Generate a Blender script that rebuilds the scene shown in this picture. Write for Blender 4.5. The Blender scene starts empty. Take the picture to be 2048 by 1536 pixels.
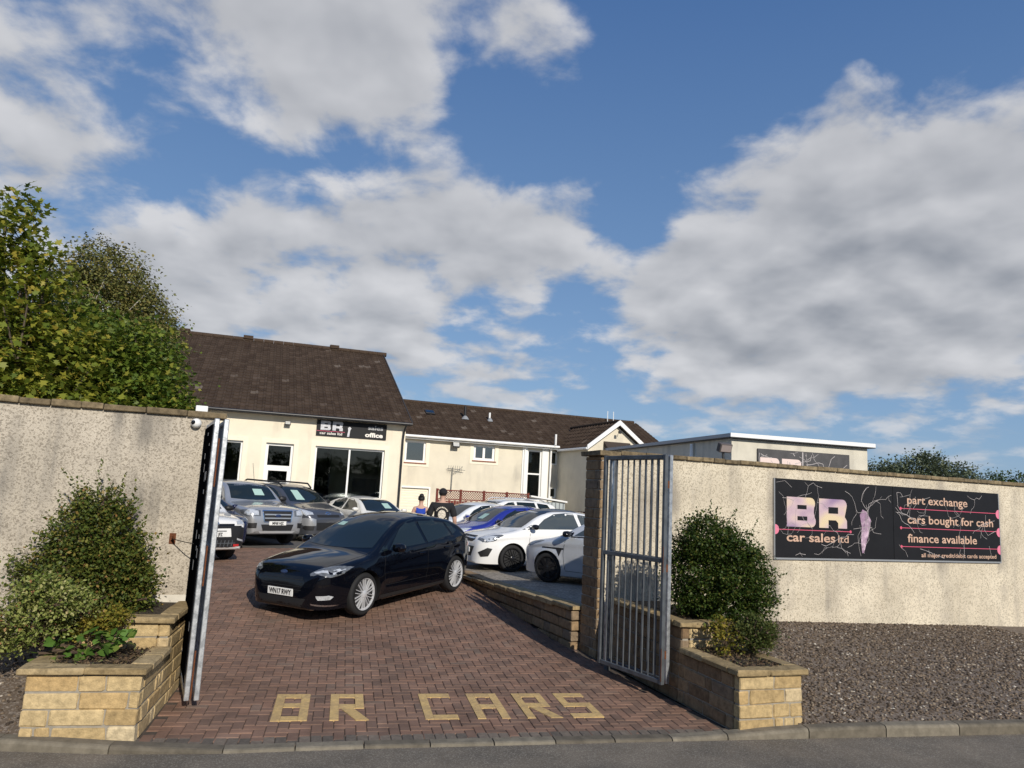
import bpy, bmesh, math, random
import numpy as np
from mathutils import Vector, Matrix, Quaternion
from mathutils.bvhtree import BVHTree

random.seed(7)
RNG = np.random.default_rng(7)
R = math.radians
sc = bpy.context.scene
COL = sc.collection

# ------------------------------------------------------------------ camera, world, sun, exposure
CAM_H = 2.35
cam_data = bpy.data.cameras.new('camera')
cam = bpy.data.objects.new('camera', cam_data)
COL.objects.link(cam)
cam_data.sensor_width = 36.0
cam_data.lens = 1450 / 2048 * 36
cam_data.clip_start = 0.05
cam_data.clip_end = 3000
_p, _r = R(8.5), R(3.0)
_f = Vector((0, math.cos(_p), math.sin(_p)))
_x = Vector((1, 0, 0))
_u = _x.cross(_f)
_R = _x * math.cos(_r) + _u * math.sin(_r)
_U = -_x * math.sin(_r) + _u * math.cos(_r)
cam.matrix_world = Matrix(((_R.x, _U.x, -_f.x, 0), (_R.y, _U.y, -_f.y, 0), (_R.z, _U.z, -_f.z, CAM_H), (0, 0, 0, 1)))
sc.camera = cam

SUN_AZ, SUN_EL = 25.0, 28.0        # shadows run 25 degrees left of +Y
sun_from = Vector((math.sin(R(SUN_AZ)) * math.cos(R(SUN_EL)), -math.cos(R(SUN_AZ)) * math.cos(R(SUN_EL)), math.sin(R(SUN_EL))))
sd = bpy.data.lights.new('sun', 'SUN')
sd.energy = 4.8
sd.angle = R(0.53)
sd.color = (1.0, 0.93, 0.82)
sun = bpy.data.objects.new('sun', sd)
COL.objects.link(sun)
sun.rotation_euler = sun_from.to_track_quat('Z', 'Y').to_euler()
sun.location = (10, -20, 20)

sc.view_settings.view_transform = 'Standard'
sc.view_settings.look = 'None'
sc.view_settings.exposure = -0.2
sc.view_settings.gamma = 1.0

world = bpy.data.worlds.new('World')
sc.world = world
world.use_nodes = True


def build_world():
    nt = world.node_tree
    N, L = nt.nodes, nt.links
    N.clear()

    def nd(t, **k):
        n = N.new(t)
        for a, b in k.items():
            setattr(n, a, b)
        return n

    def mth(op, a, b=None, c=None, clamp=False):
        n = nd('ShaderNodeMath', operation=op, use_clamp=clamp)
        for i, v in enumerate((a, b, c)):
            if v is None:
                continue
            if isinstance(v, (int, float)):
                n.inputs[i].default_value = v
            else:
                L.new(v, n.inputs[i])
        return n.outputs[0]

    def mix(f, a, b):
        n = nd('ShaderNodeMix', data_type='RGBA')
        for i, v in ((0, f), (6, a), (7, b)):
            if isinstance(v, (int, float)):
                n.inputs[i].default_value = v
            elif isinstance(v, tuple):
                n.inputs[i].default_value = (*v, 1)
            else:
                L.new(v, n.inputs[i])
        return n.outputs[2]
    out = nd('ShaderNodeOutputWorld')
    bg = nd('ShaderNodeBackground')
    bg.inputs[1].default_value = 0.125
    L.new(bg.outputs[0], out.inputs[0])
    sky = nd('ShaderNodeTexSky', sky_type='NISHITA')
    sky.sun_disc = False
    sky.sun_elevation = R(SUN_EL)
    sky.sun_rotation = R(180 - SUN_AZ)
    sky.air_density = 1.0
    sky.dust_density = 0.6
    sky.ozone_density = 2.0
    tc = nd('ShaderNodeTexCoord')
    nrm = nd('ShaderNodeVectorMath', operation='NORMALIZE')
    L.new(tc.outputs['Generated'], nrm.inputs[0])
    vec = nrm.outputs[0]
    sep0 = nd('ShaderNodeSeparateXYZ')
    L.new(vec, sep0.inputs[0])

    def noise(v, scale, detail, rough, dist=0.0, off=(0, 0, 0)):
        mp = nd('ShaderNodeMapping')
        mp.inputs['Location'].default_value = off
        L.new(v, mp.inputs[0])
        n = nd('ShaderNodeTexNoise')
        n.inputs['Scale'].default_value = scale
        n.inputs['Detail'].default_value = detail
        n.inputs['Roughness'].default_value = rough
        n.inputs['Distortion'].default_value = dist
        L.new(mp.outputs[0], n.inputs[0])
        return n.outputs[0]

    def puffs(v, fine=True):
        """cloud noise on a flattened dome, so that banks close up towards the horizon"""
        sep = nd('ShaderNodeSeparateXYZ')
        L.new(v, sep.inputs[0])
        den = mth('ADD', mth('MAXIMUM', sep.outputs[2], 0.0), 0.30)
        cmb = nd('ShaderNodeCombineXYZ')
        L.new(mth('DIVIDE', sep.outputs[0], den), cmb.inputs[0])
        L.new(mth('DIVIDE', sep.outputs[1], den), cmb.inputs[1])
        p = cmb.outputs[0]
        n1 = noise(p, 2.6, 3, 0.5, 0.2, (3.1, 1.7, 0))
        n2 = noise(p, 6.6, 9 if fine else 3.5, 0.56 if fine else 0.45, 0.15, (1.3, 8.2, 0))
        return mth('ADD', mth('MULTIPLY', n1, 0.46), mth('MULTIPLY', n2, 0.84))
    # where the larger cloud masses of the day lie, and the open blue between them
    fld = None
    for (dx, dy, dz, amp, k) in CLOUDS:
        dt = nd('ShaderNodeVectorMath', operation='DOT_PRODUCT')
        L.new(vec, dt.inputs[0])
        dt.inputs[1].default_value = (dx, dy, dz)
        t = mth('MULTIPLY', mth('EXPONENT', mth('MULTIPLY', mth('SUBTRACT', dt.outputs['Value'], 1.0), float(k))), float(amp))
        fld = t if fld is None else mth('ADD', fld, t)
    d0 = puffs(vec)
    up = nd('ShaderNodeVectorMath', operation='ADD')
    L.new(vec, up.inputs[0])
    up.inputs[1].default_value = (0.012, 0, 0.035)
    d1 = puffs(up.outputs[0], False)
    d2 = puffs(vec, False)
    dens = mth('ADD', d0, fld)

    def step(x, a, b_):
        mr = nd('ShaderNodeMapRange', interpolation_type='SMOOTHSTEP')
        L.new(x, mr.inputs[0])
        mr.inputs[1].default_value = a
        mr.inputs[2].default_value = b_
        return mr.outputs[0]
    cover = mth('MULTIPLY', step(dens, 0.68, 0.90), 0.92)
    # lit tops, greyer bases and cores
    lit = mth('ADD', mth('MULTIPLY', mth('SUBTRACT', d2, d1), 1.7), mth('SUBTRACT', 0.70, mth('MULTIPLY', step(mth('ADD', d2, fld), 0.76, 1.25), 0.30)), clamp=True)
    shade = mix(lit, (2.8, 2.95, 3.25), (6.3, 6.3, 6.45))
    # clear sky: Nishita, drawn towards the deep even blue of the day
    rp = nd('ShaderNodeValToRGB')
    for el, (ps, cl) in zip(rp.color_ramp.elements, ((0.0, (.25, .43, .70)), (0.62, (.068, .178, .45)))):
        el.position = ps
        el.color = (*cl, 1)
    L.new(sep0.outputs[2], rp.inputs[0])
    deep = nd('ShaderNodeVectorMath', operation='SCALE')
    L.new(rp.outputs[0], deep.inputs[0])
    deep.inputs['Scale'].default_value = 8.0
    clear = mix(0.72, sky.outputs[0], deep.outputs[0])
    hz = step(sep0.outputs[2], 0.0, 0.17)
    cover = mth('MULTIPLY', cover, mth('ADD', mth('MULTIPLY', hz, 0.6), 0.4))
    L.new(mix(cover, clear, shade), bg.inputs[0])


# cloud masses: unit direction, strength, tightness
CLOUDS = [
    (-0.527, 0.770, 0.359, 0.20, 130),
    (-0.532, 0.711, 0.459, 0.12, 90),
    (-0.256, 0.830, 0.496, 0.22, 110),
    (-0.172, 0.810, 0.561, 0.16, 110),
    (0.033, 0.841, 0.540, 0.18, 260),
    (-0.371, 0.772, 0.517, 0.10, 110),
    (-0.353, 0.869, 0.345, 0.14, 420),
    (-0.224, 0.912, 0.343, 0.18, 180),
    (-0.028, 0.930, 0.367, 0.18, 180),
    (0.031, 0.957, 0.288, 0.22, 150),
    (-0.125, 0.950, 0.285, 0.20, 170),
    (0.210, 0.933, 0.291, 0.24, 130),
    (0.353, 0.874, 0.333, 0.25, 80),
    (0.465, 0.790, 0.400, 0.22, 80),
    (0.425, 0.870, 0.251, 0.32, 130),
    (0.500, 0.806, 0.317, 0.16, 150),
    (-0.482, 0.841, 0.244, 0.26, 160),
    (-0.354, 0.909, 0.220, 0.22, 160),
    (-0.182, 0.964, 0.195, 0.14, 240),
    (0.280, 0.942, 0.188, 0.16, 300),
    (-0.016, 0.989, 0.146, 0.16, 240),
    (0.545, 0.800, 0.251, 0.34, 100),
    (0.330, 0.816, 0.475, 0.08, 240),
    (-0.419, 0.798, 0.433, 0.06, 900),
    (0.199, 0.802, 0.564, 0.12, 1500),
    (-0.482, 0.763, 0.430, -0.16, 500),
    (-0.442, 0.808, 0.389, -0.12, 500),
    (-0.391, 0.815, 0.428, -0.12, 500),
    (-0.074, 0.851, 0.520, -0.14, 700),
    (-0.006, 0.896, 0.445, -0.20, 400),
    (0.175, 0.855, 0.488, -0.22, 150),
    (0.261, 0.788, 0.558, -0.22, 100),
    (0.448, 0.724, 0.524, -0.26, 110),
    (0.164, 0.914, 0.372, -0.20, 900),
    (0.082, 0.968, 0.238, -0.26, 420),
    (-0.055, 0.971, 0.231, -0.18, 500),
    (-0.307, 0.872, 0.382, -0.16, 600),
    (-0.186, 0.892, 0.412, -0.14, 500),
    (0.165, 0.916, 0.366, -0.10, 700),
    (-0.021, 0.972, 0.233, -0.10, 500),
    (-0.494, 0.815, 0.303, -0.22, 700),
    (0.516, 0.842, 0.158, -0.14, 200),
    (-0.383, 0.836, 0.394, -0.10, 500),
    (-0.116, 0.892, 0.437, -0.10, 700),
    (-0.230, 0.892, 0.389, -0.12, 900),
    (-0.433, 0.848, 0.306, -0.10, 700),
]
build_world()

# ------------------------------------------------------------------ survey helpers (plan frames measured on site)
WA = R(22.2)                                  # the boundary wall and the drive run in this frame
WO = Vector((-3.55, 8.75))
WU = Vector((math.cos(WA), math.sin(WA)))
WV = Vector((-math.sin(WA), math.cos(WA)))


def W(u, v):
    q = WO + WU * u + WV * v
    return q.x, q.y


def to_uv(x, y):
    q = Vector((x, y)) - WO
    return q.dot(WU), q.dot(WV)


_gv = np.array([-9, -3.4, -2, 0, 1.2, 2.4, 3.9, 5, 6.2, 60])
_gz = np.array([0.0, 0.012, .03, .09, .14, .23, .39, .46, .49, .5])


def gz(x, y):
    v = (np.asarray(x) - WO.x) * WV.x + (np.asarray(y) - WO.y) * WV.y
    a = sum(np.interp(v + d, _gv, _gz) for d in (-.5, -.25, 0, .25, .5)) / 5
    return a


# ------------------------------------------------------------------ materials
MATS = {}


def pmat(name, col, rough=.6, metal=0.0, var=.0, vscale=6.0, bump=0.0, bscale=60.0, spec=.5, coat=0.0, rnd=0.0, island=0.0,
         col2=None, mixscale=3.0, mixlo=.45, mixhi=.6, streak=None, speck=None, trans=0.0, coords='Object'):
    if name in MATS:
        return MATS[name]
    m = bpy.data.materials.new(name)
    m.use_nodes = True
    nt = m.node_tree
    N, L = nt.nodes, nt.links
    bs = N['Principled BSDF']
    bs.inputs['Roughness'].default_value = rough
    bs.inputs['Metallic'].default_value = metal
    bs.inputs['Specular IOR Level'].default_value = spec
    if coat:
        bs.inputs['Coat Weight'].default_value = coat
        bs.inputs['Coat Roughness'].default_value = .03
    tc = N.new('ShaderNodeTexCoord')
    vec = tc.outputs[coords]

    def tex(scale, detail=5, rg=.6, stretch=None):
        v = vec
        if stretch:
            mp = N.new('ShaderNodeMapping')
            mp.inputs['Scale'].default_value = stretch
            L.new(v, mp.inputs[0])
            v = mp.outputs[0]
        n = N.new('ShaderNodeTexNoise')
        n.inputs['Scale'].default_value = scale
        n.inputs['Detail'].default_value = detail
        n.inputs['Roughness'].default_value = rg
        L.new(v, n.inputs[0])
        return n.outputs[0]

    def rng(x, a, b, c=0., d=1.):
        n = N.new('ShaderNodeMapRange')
        L.new(x, n.inputs[0])
        for i, v in enumerate((a, b, c, d)):
            n.inputs[i + 1].default_value = v
        return n.outputs[0]

    def mixc(f, a, b, blend='MIX'):
        n = N.new('ShaderNodeMix')
        n.data_type = 'RGBA'
        n.blend_type = blend
        for i, v in ((0, f), (6, a), (7, b)):
            if isinstance(v, (int, float)):
                n.inputs[i].default_value = v
            elif isinstance(v, tuple):
                n.inputs[i].default_value = (*v[:3], 1)
            else:
                L.new(v, n.inputs[i])
        return n.outputs[2]

    def gain(c, f):
        n = N.new('ShaderNodeVectorMath')
        n.operation = 'SCALE'
        if isinstance(c, tuple):
            n.inputs[0].default_value = c[:3]
        else:
            L.new(c, n.inputs[0])
        L.new(f, n.inputs['Scale'])
        return n.outputs[0]
    c = tuple(col)
    if col2:
        c = mixc(rng(tex(mixscale), mixlo, mixhi), c, tuple(col2))
    if speck:                                   # (scale, darkcol, lo, hi): fine aggregate
        v = N.new('ShaderNodeTexVoronoi')
        v.inputs['Scale'].default_value = speck[0]
        L.new(vec, v.inputs[0])
        sp = N.new('ShaderNodeSeparateColor')
        L.new(v.outputs['Color'], sp.inputs[0])
        c = mixc(rng(sp.outputs[0], speck[2], speck[3]), c, speck[1])
    if streak:                                  # (colour, xscale, zscale, lo, hi): run-off stains
        s = tex(1.0, 4, .55, (streak[1], streak[1], streak[2]))
        s2 = tex(1.1, 3, .5)
        mu = N.new('ShaderNodeMath')
        mu.operation = 'MULTIPLY'
        L.new(rng(s, streak[3], streak[4]), mu.inputs[0])
        L.new(rng(s2, .35, .65), mu.inputs[1])
        c = mixc(mu.outputs[0], c, streak[0])
    if var:
        c = gain(c, rng(tex(vscale), .25, .75, 1 - var, 1 + var))
    if rnd:
        oi = N.new('ShaderNodeObjectInfo')
        c = gain(c, rng(oi.outputs['Random'], 0, 1, 1 - rnd, 1 + rnd))
    if island:
        g = N.new('ShaderNodeNewGeometry')
        c = gain(c, rng(g.outputs['Random Per Island'], 0, 1, 1 - island, 1 + island))
    if isinstance(c, tuple):
        bs.inputs['Base Color'].default_value = (*c[:3], 1)
    else:
        L.new(c, bs.inputs['Base Color'])
    if bump:
        b = N.new('ShaderNodeBump')
        b.inputs['Strength'].default_value = bump
        b.inputs['Distance'].default_value = .01
        L.new(tex(bscale, 4, .7), b.inputs['Height'])
        L.new(b.outputs[0], bs.inputs['Normal'])
    MATS[name] = m
    return m


def ramp_island(name, stops, rough=.7, obj=False, trans=0.0, spec=.3, var=0.0, vscale=20, bump=0.0, bscale=80):
    """colour picked per piece (mesh island or object) from a ramp"""
    if name in MATS:
        return MATS[name]
    m = bpy.data.materials.new(name)
    m.use_nodes = True
    nt = m.node_tree
    N, L = nt.nodes, nt.links
    bs = N['Principled BSDF']
    bs.inputs['Roughness'].default_value = rough
    bs.inputs['Specular IOR Level'].default_value = spec
    if obj:
        src = N.new('ShaderNodeObjectInfo').outputs['Random']
    else:
        src = N.new('ShaderNodeNewGeometry').outputs['Random Per Island']
    rp = N.new('ShaderNodeValToRGB')
    el = rp.color_ramp.elements
    while len(el) < len(stops):
        el.new(.5)
    for e, (p, c) in zip(el, stops):
        e.position = p
        e.color = (*c, 1)
    L.new(src, rp.inputs[0])
    c = rp.outputs[0]
    if var:
        tc = N.new('ShaderNodeTexCoord')
        n = N.new('ShaderNodeTexNoise')
        gp = N.new('ShaderNodeNewGeometry')
        L.new(gp.outputs['Position'], n.inputs[0])
        n.inputs['Scale'].default_value = vscale
        n.inputs['Detail'].default_value = 6
        n.inputs['Roughness'].default_value = .65
        mr = N.new('ShaderNodeMapRange')
        L.new(n.outputs[0], mr.inputs[0])
        mr.inputs[1].default_value = .3
        mr.inputs[2].default_value = .7
        mr.inputs[3].default_value = 1 - var
        mr.inputs[4].default_value = 1 + var
        sc_ = N.new('ShaderNodeVectorMath')
        sc_.operation = 'SCALE'
        L.new(c, sc_.inputs[0])
        L.new(mr.outputs[0], sc_.inputs['Scale'])
        c = sc_.outputs[0]
    L.new(c, bs.inputs['Base Color'])
    if bump:
        gp = N.new('ShaderNodeNewGeometry')
        n = N.new('ShaderNodeTexNoise')
        L.new(gp.outputs['Position'], n.inputs[0])
        n.inputs['Scale'].default_value = bscale
        n.inputs['Detail'].default_value = 4
        b = N.new('ShaderNodeBump')
        b.inputs['Strength'].default_value = bump
        b.inputs['Distance'].default_value = .006
        L.new(n.outputs[0], b.inputs['Height'])
        L.new(b.outputs[0], bs.inputs['Normal'])
    if trans:
        tr = N.new('ShaderNodeBsdfTranslucent')
        L.new(c, tr.inputs[0])
        mx = N.new('ShaderNodeMixShader')
        mx.inputs[0].default_value = trans
        L.new(bs.outputs[0], mx.inputs[1])
        L.new(tr.outputs[0], mx.inputs[2])
        L.new(mx.outputs[0], N['Material Output'].inputs[0])
    MATS[name] = m
    return m


def glass_mat(name, tint=(.02, .03, .03), alpha=.35, refl_rough=.02):
    """window pane: part mirror, part see-through tint"""
    if name in MATS:
        return MATS[name]
    m = bpy.data.materials.new(name)
    m.use_nodes = True
    nt = m.node_tree
    N, L = nt.nodes, nt.links
    N.remove(N['Principled BSDF'])
    tr = N.new('ShaderNodeBsdfTransparent')
    tr.inputs[0].default_value = (*tint, 1)
    gl = N.new('ShaderNodeBsdfGlossy')
    gl.inputs['Roughness'].default_value = refl_rough
    gl.inputs[0].default_value = (.9, .95, .95, 1)
    fr = N.new('ShaderNodeFresnel')
    fr.inputs[0].default_value = 1.5
    ad = N.new('ShaderNodeMath')
    ad.operation = 'ADD'
    ad.inputs[1].default_value = alpha
    L.new(fr.outputs[0], ad.inputs[0])
    mx = N.new('ShaderNodeMixShader')
    L.new(ad.outputs[0], mx.inputs[0])
    L.new(tr.outputs[0], mx.inputs[1])
    L.new(gl.outputs[0], mx.inputs[2])
    L.new(mx.outputs[0], N['Material Output'].inputs[0])
    MATS[name] = m
    return m


# ------------------------------------------------------------------ mesh helpers
class MB:
    def __init__(s):
        s.v, s.f, s.m = [], [], []

    def add(s, vs, fs, mi=0, M=None):
        o = len(s.v)
        s.v += [tuple(M @ Vector(q)) if M is not None else tuple(q) for q in vs]
        s.f += [tuple(i + o for i in f) for f in fs]
        s.m += [mi] * len(fs)
        return s

    def box(s, x0, x1, y0, y1, z0, z1, mi=0, M=None):
        vs = [(x, y, z) for x in (x0, x1) for y in (y0, y1) for z in (z0, z1)]
        return s.add(vs, [(0, 1, 3, 2), (4, 6, 7, 5), (0, 4, 5, 1), (2, 3, 7, 6), (0, 2, 6, 4), (1, 5, 7, 3)], mi, M)

    def chbox(s, x0, x1, y0, y1, z0, z1, c, mi=0, M=None, jit=0.0):
        """box with chamfered edges (24 verts)"""
        vs, idx = [], {}
        X, Y, Z = (x0, x1), (y0, y1), (z0, z1)
        for i in (0, 1):
            for j in (0, 1):
                for k in (0, 1):
                    q = [X[i], Y[j], Z[k]]
                    inn = [X[i] + (c if i == 0 else -c), Y[j] + (c if j == 0 else -c), Z[k] + (c if k == 0 else -c)]
                    for a in range(3):
                        p_ = [inn[0], inn[1], inn[2]]
                        p_[a] = q[a]
                        if jit:
                            p_ = [w_ + random.uniform(-jit, jit) for w_ in p_]
                        idx[(i, j, k, a)] = len(vs)
                        vs.append(p_)
        fs = []
        for b in (0, 1):
            def key(a, b, p, q):
                t = [0, 0, 0]
                t[a] = b
                o = [x for x in range(3) if x != a]
                t[o[0]], t[o[1]] = p, q
                return (*t, a)
            for a in range(3):
                ring = [idx[key(a, b, p, q)] for p, q in ((0, 0), (1, 0), (1, 1), (0, 1))]
                fl = (b == 0) ^ (a == 1)
                fs.append(tuple(ring[::-1]) if fl else tuple(ring))
        for a in range(3):
            o = [x for x in range(3) if x != a]
            for p in (0, 1):
                for q in (0, 1):
                    def kk(e, ax):
                        t = [0, 0, 0]
                        t[a] = e
                        t[o[0]], t[o[1]] = p, q
                        return idx[(*t, ax)]
                    fs.append((kk(0, o[0]), kk(1, o[0]), kk(1, o[1]), kk(0, o[1])))
        for i in (0, 1):
            for j in (0, 1):
                for k in (0, 1):
                    fs.append(tuple(idx[(i, j, k, a)] for a in range(3)))
        return s.add(vs, fs, mi, M)

    def prism(s, pts, d, mi=0, M=None):
        """closed polygon pts (3d) extruded by vector d"""
        n = len(pts)
        d = Vector(d)
        vs = [tuple(Vector(q)) for q in pts] + [tuple(Vector(q) + d) for q in pts]
        fs = [tuple(range(n))[::-1], tuple(range(n, 2 * n))] + [(i, (i + 1) % n, (i + 1) % n + n, i + n) for i in range(n)]
        return s.add(vs, fs, mi, M)

    def tube(s, pts, r, n=8, mi=0, M=None, cap=True):
        pts = [Vector(q) for q in pts]
        rs = r if isinstance(r, (list, tuple)) else [r] * len(pts)
        vs, fs = [], []
        for i, q in enumerate(pts):
            t = (pts[min(i + 1, len(pts) - 1)] - pts[max(i - 1, 0)]).normalized()
            a = t.orthogonal().normalized() if i == 0 else (pa - t * pa.dot(t)).normalized()
            pa = a
            b = t.cross(a)
            for k in range(n):
                w_ = 2 * math.pi * k / n
                vs.append(q + (a * math.cos(w_) + b * math.sin(w_)) * rs[i])
        for i in range(len(pts) - 1):
            for k in range(n):
                fs.append((i * n + k, i * n + (k + 1) % n, (i + 1) * n + (k + 1) % n, (i + 1) * n + k))
        if cap:
            fs.append(tuple(range(n))[::-1])
            fs.append(tuple(range((len(pts) - 1) * n, len(pts) * n)))
        return s.add(vs, fs, mi, M)

    def lathe(s, prof, n=24, mi=0, M=None):
        """profile [(r, h)] turned about local z"""
        vs, fs = [], []
        for (r, h) in prof:
            for k in range(n):
                a = 2 * math.pi * k / n
                vs.append((r * math.cos(a), r * math.sin(a), h))
        for i in range(len(prof) - 1):
            for k in range(n):
                fs.append((i * n + k, i * n + (k + 1) % n, (i + 1) * n + (k + 1) % n, (i + 1) * n + k))
        return s.add(vs, fs, mi, M)

    def grid(s, P, mi=0, M=None):
        """P[i][j] points"""
        n, k = len(P), len(P[0])
        vs = [q for row in P for q in row]
        fs = [(i * k + j, (i + 1) * k + j, (i + 1) * k + j + 1, i * k + j + 1) for i in range(n - 1) for j in range(k - 1)]
        return s.add(vs, fs, mi, M)

    def mesh(s, name, mats):
        me = bpy.data.meshes.new(name)
        me.from_pydata(s.v, [], s.f)
        for m in (mats if isinstance(mats, (list, tuple)) else [mats]):
            me.materials.append(m)
        if len(me.materials) > 1:
            me.polygons.foreach_set('material_index', s.m)
        return me

    def build(s, name, mats, parent=None, smooth=False, recalc=False):
        me = s.mesh(name, mats)
        if recalc:
            bm = bmesh.new()
            bm.from_mesh(me)
            bmesh.ops.recalc_face_normals(bm, faces=bm.faces)
            bm.to_mesh(me)
            bm.free()
        if smooth:
            me.shade_smooth()
            me.set_sharp_from_angle(angle=R(smooth if smooth is not True else 40))
        return link(name, me, parent)


def link(name, me, parent=None):
    o = bpy.data.objects.new(name, me)
    COL.objects.link(o)
    if parent is not None:
        o.parent = parent
    return o


def tag(o, label=None, cat=None, group=None, kind=None):
    if label:
        o['label'] = label
    if cat:
        o['category'] = cat
    if group:
        o['group'] = group
    if kind:
        o['kind'] = kind
    return o


def thing(name, label, cat, loc=(0, 0, 0), rz=0.0, group=None):
    e = bpy.data.objects.new(name, None)
    e.empty_display_size = .2
    COL.objects.link(e)
    e.location = loc
    e.rotation_euler = (0, 0, rz)
    return tag(e, label, cat, group)


def copy_obj(o, parent=None):
    c = o.copy()
    COL.objects.link(c)
    c.parent = parent
    return c


def text_obj(name, txt, size, mat, parent, M, bold=0.0, sx=1.0, ext=.001, align='LEFT', shear=0.0, whole=False):
    cu = bpy.data.curves.new(name, 'FONT')
    cu.body = txt
    cu.size = size
    cu.offset = bold
    cu.extrude = ext
    cu.align_x = align
    cu.shear = shear
    cu.resolution_u = 3
    t = bpy.data.objects.new(name, cu)
    COL.objects.link(t)
    dg = bpy.context.evaluated_depsgraph_get()
    me = bpy.data.meshes.new_from_object(t.evaluated_get(dg))
    bpy.data.objects.remove(t)
    bpy.data.curves.remove(cu)
    me.materials.clear()
    me.materials.append(mat)
    T = M @ Matrix.Diagonal((sx, 1, 1, 1))
    if ' ' not in txt or whole:
        me.transform(T)
        return link(name, me, parent)
    # one object for each word
    bm = bmesh.new()
    bm.from_mesh(me)
    bm.verts.ensure_lookup_table()
    seen, isl = set(), []
    for v in bm.verts:
        if v.index in seen:
            continue
        st, grp = [v], []
        seen.add(v.index)
        while st:
            q = st.pop()
            grp.append(q.index)
            for e_ in q.link_edges:
                o_ = e_.other_vert(q)
                if o_.index not in seen:
                    seen.add(o_.index)
                    st.append(o_)
        isl.append((min(bm.verts[i].co.x for i in grp), max(bm.verts[i].co.x for i in grp), grp))
    isl.sort()
    words, right = [], -1e9
    for a, b, g in isl:
        if a - right > size * .17 and (not words or len(words) < len(txt.split())):
            words.append([])
        words[-1] += g
        right = max(right, b)
    objs = []
    for wv in words:
        keep = set(wv)
        b2 = bm.copy()
        b2.verts.ensure_lookup_table()
        bmesh.ops.delete(b2, geom=[v for v in b2.verts if v.index not in keep], context='VERTS')
        m2 = bpy.data.meshes.new(name)
        b2.to_mesh(m2)
        b2.free()
        m2.transform(T)
        m2.materials.append(mat)
        objs.append(link(name, m2, parent))
    bm.free()
    bpy.data.meshes.remove(me)
    return objs


def UP(x, y, z):
    """frame for things lying on a front (x right, z up, facing -y)"""
    return Matrix(((1, 0, 0, x), (0, 0, -1, y), (0, 1, 0, z), (0, 0, 0, 1)))


def numpy_mesh(name, verts, faces, mat, parent=None, smooth=False):
    me = bpy.data.meshes.new(name)
    verts = np.asarray(verts, np.float32)
    faces = np.asarray(faces, np.int32)
    me.vertices.add(len(verts))
    me.vertices.foreach_set('co', verts.ravel())
    k = faces.shape[1]
    me.loops.add(faces.size)
    me.loops.foreach_set('vertex_index', faces.ravel())
    me.polygons.add(len(faces))
    me.polygons.foreach_set('loop_start', np.arange(0, faces.size, k, dtype=np.int32))
    me.update(calc_edges=True)
    me.materials.append(mat)
    if smooth:
        me.shade_smooth()
    return link(name, me, parent)

# ------------------------------------------------------------------ the ground: terrain, road, yard, drive
KERB = [(-40, 3.2), (-12, 6.0), (-6, 6.36), (-4.12, 6.45), (-3.17, 6.51), (-2.26, 6.66), (-1.45, 6.88), (-.4, 7.11), (1.03, 7.43), (2.59, 7.77), (4.3, 8.13), (5.79, 8.45), (9.5, 9.25), (40, 15.9)]
_kx = np.array([q[0] for q in KERB]); _ky = np.array([q[1] for q in KERB])
kerb_y = lambda x: float(np.interp(x, _kx, _ky))

m_asph = pmat('road_asphalt', (.17, .142, .108), .92, var=.25, vscale=1.6, bump=.8, bscale=160, speck=(110, (.27, .24, .19), .66, .9), col2=(.125, .108, .086), mixscale=.9)
m_yard = pmat('yard_tarmac', (.09, .085, .08), .92, var=.25, vscale=1.2, bump=.5, bscale=150, speck=(120, (.16, .15, .14), .7, .9))
m_field = pmat('field_grass', (.06, .085, .03), .95, var=.35, vscale=.3, bump=.3, bscale=20)
m_gravel0 = pmat('gravel_bed', (.135, .102, .074), .95, var=.3, vscale=30, bump=1, bscale=130, speck=(60, (.24, .2, .165), .6, .8))
m_joint = pmat('joint_sand', (.075, .058, .045), .95, var=.4, vscale=14, bump=.5, bscale=90)

MB().add([(-700, -500, -.06), (700, -500, -.06), (700, 900, -.06), (-700, 900, -.06)], [(0, 1, 2, 3)]).build('terrain', m_field)['kind'] = 'structure'
xs = [-120] + list(np.linspace(-40, 40, 161)) + [120]
mb = MB()
mb.grid([[(x, -7.5, 0.0), (x, -1, .025), (x, kerb_y(x) - 2.5, .03), (x, kerb_y(x) - .4, .006), (x, kerb_y(x) + .12, 0.0)] for x in xs])
tag(mb.build('road', m_asph, smooth=True), kind='structure')

# yard behind the wall
us = np.linspace(-34, 46, 60)
vs_ = np.concatenate([np.linspace(.02, 7, 24), np.linspace(8, 60, 20)])
mb = MB()
mb.grid([[(*W(u, v), float(gz(*W(u, v))) - .025) for v in vs_] for u in us])
tag(mb.build('yard', m_yard, smooth=True), kind='structure')


# gravel standing for the cars on the right, a little above the drive
def pad_z(u, v):
    return max(float(np.interp(v, [0, .6, 4.8, 7, 30], [.66, .64, .53, .5, .515])), 0)


mb = MB()
mb.grid([[(*W(u, v), pad_z(u, v)) for v in np.linspace(.3, 26, 40)] for u in (5.42, 6.5, 8, 11, 16, 30)])
tag(mb.build('gravel_standing', pmat('gravel_pad', (.21, .18, .145), .95, var=.3, vscale=4, bump=1, bscale=60, speck=(28, (.36, .32, .26), .55, .8)), smooth=True), kind='structure')

# drive: base sheet, then every block
DU0, DU1 = -.1, 5.22


def in_drive(x, y):
    u, v = to_uv(x, y)
    if y < kerb_y(x) + .27 or v > 12.0:
        return False
    if v < .15:
        return (-.45 + min(0, (v + 2) * .0)) < u < DU1 and (x > -3.06 + (y - 6.73) * -.213)
    return -5.9 < u < DU1 and not (v > 7.2 and u > 4.2 + (7.2 - v) * .3)


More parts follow.
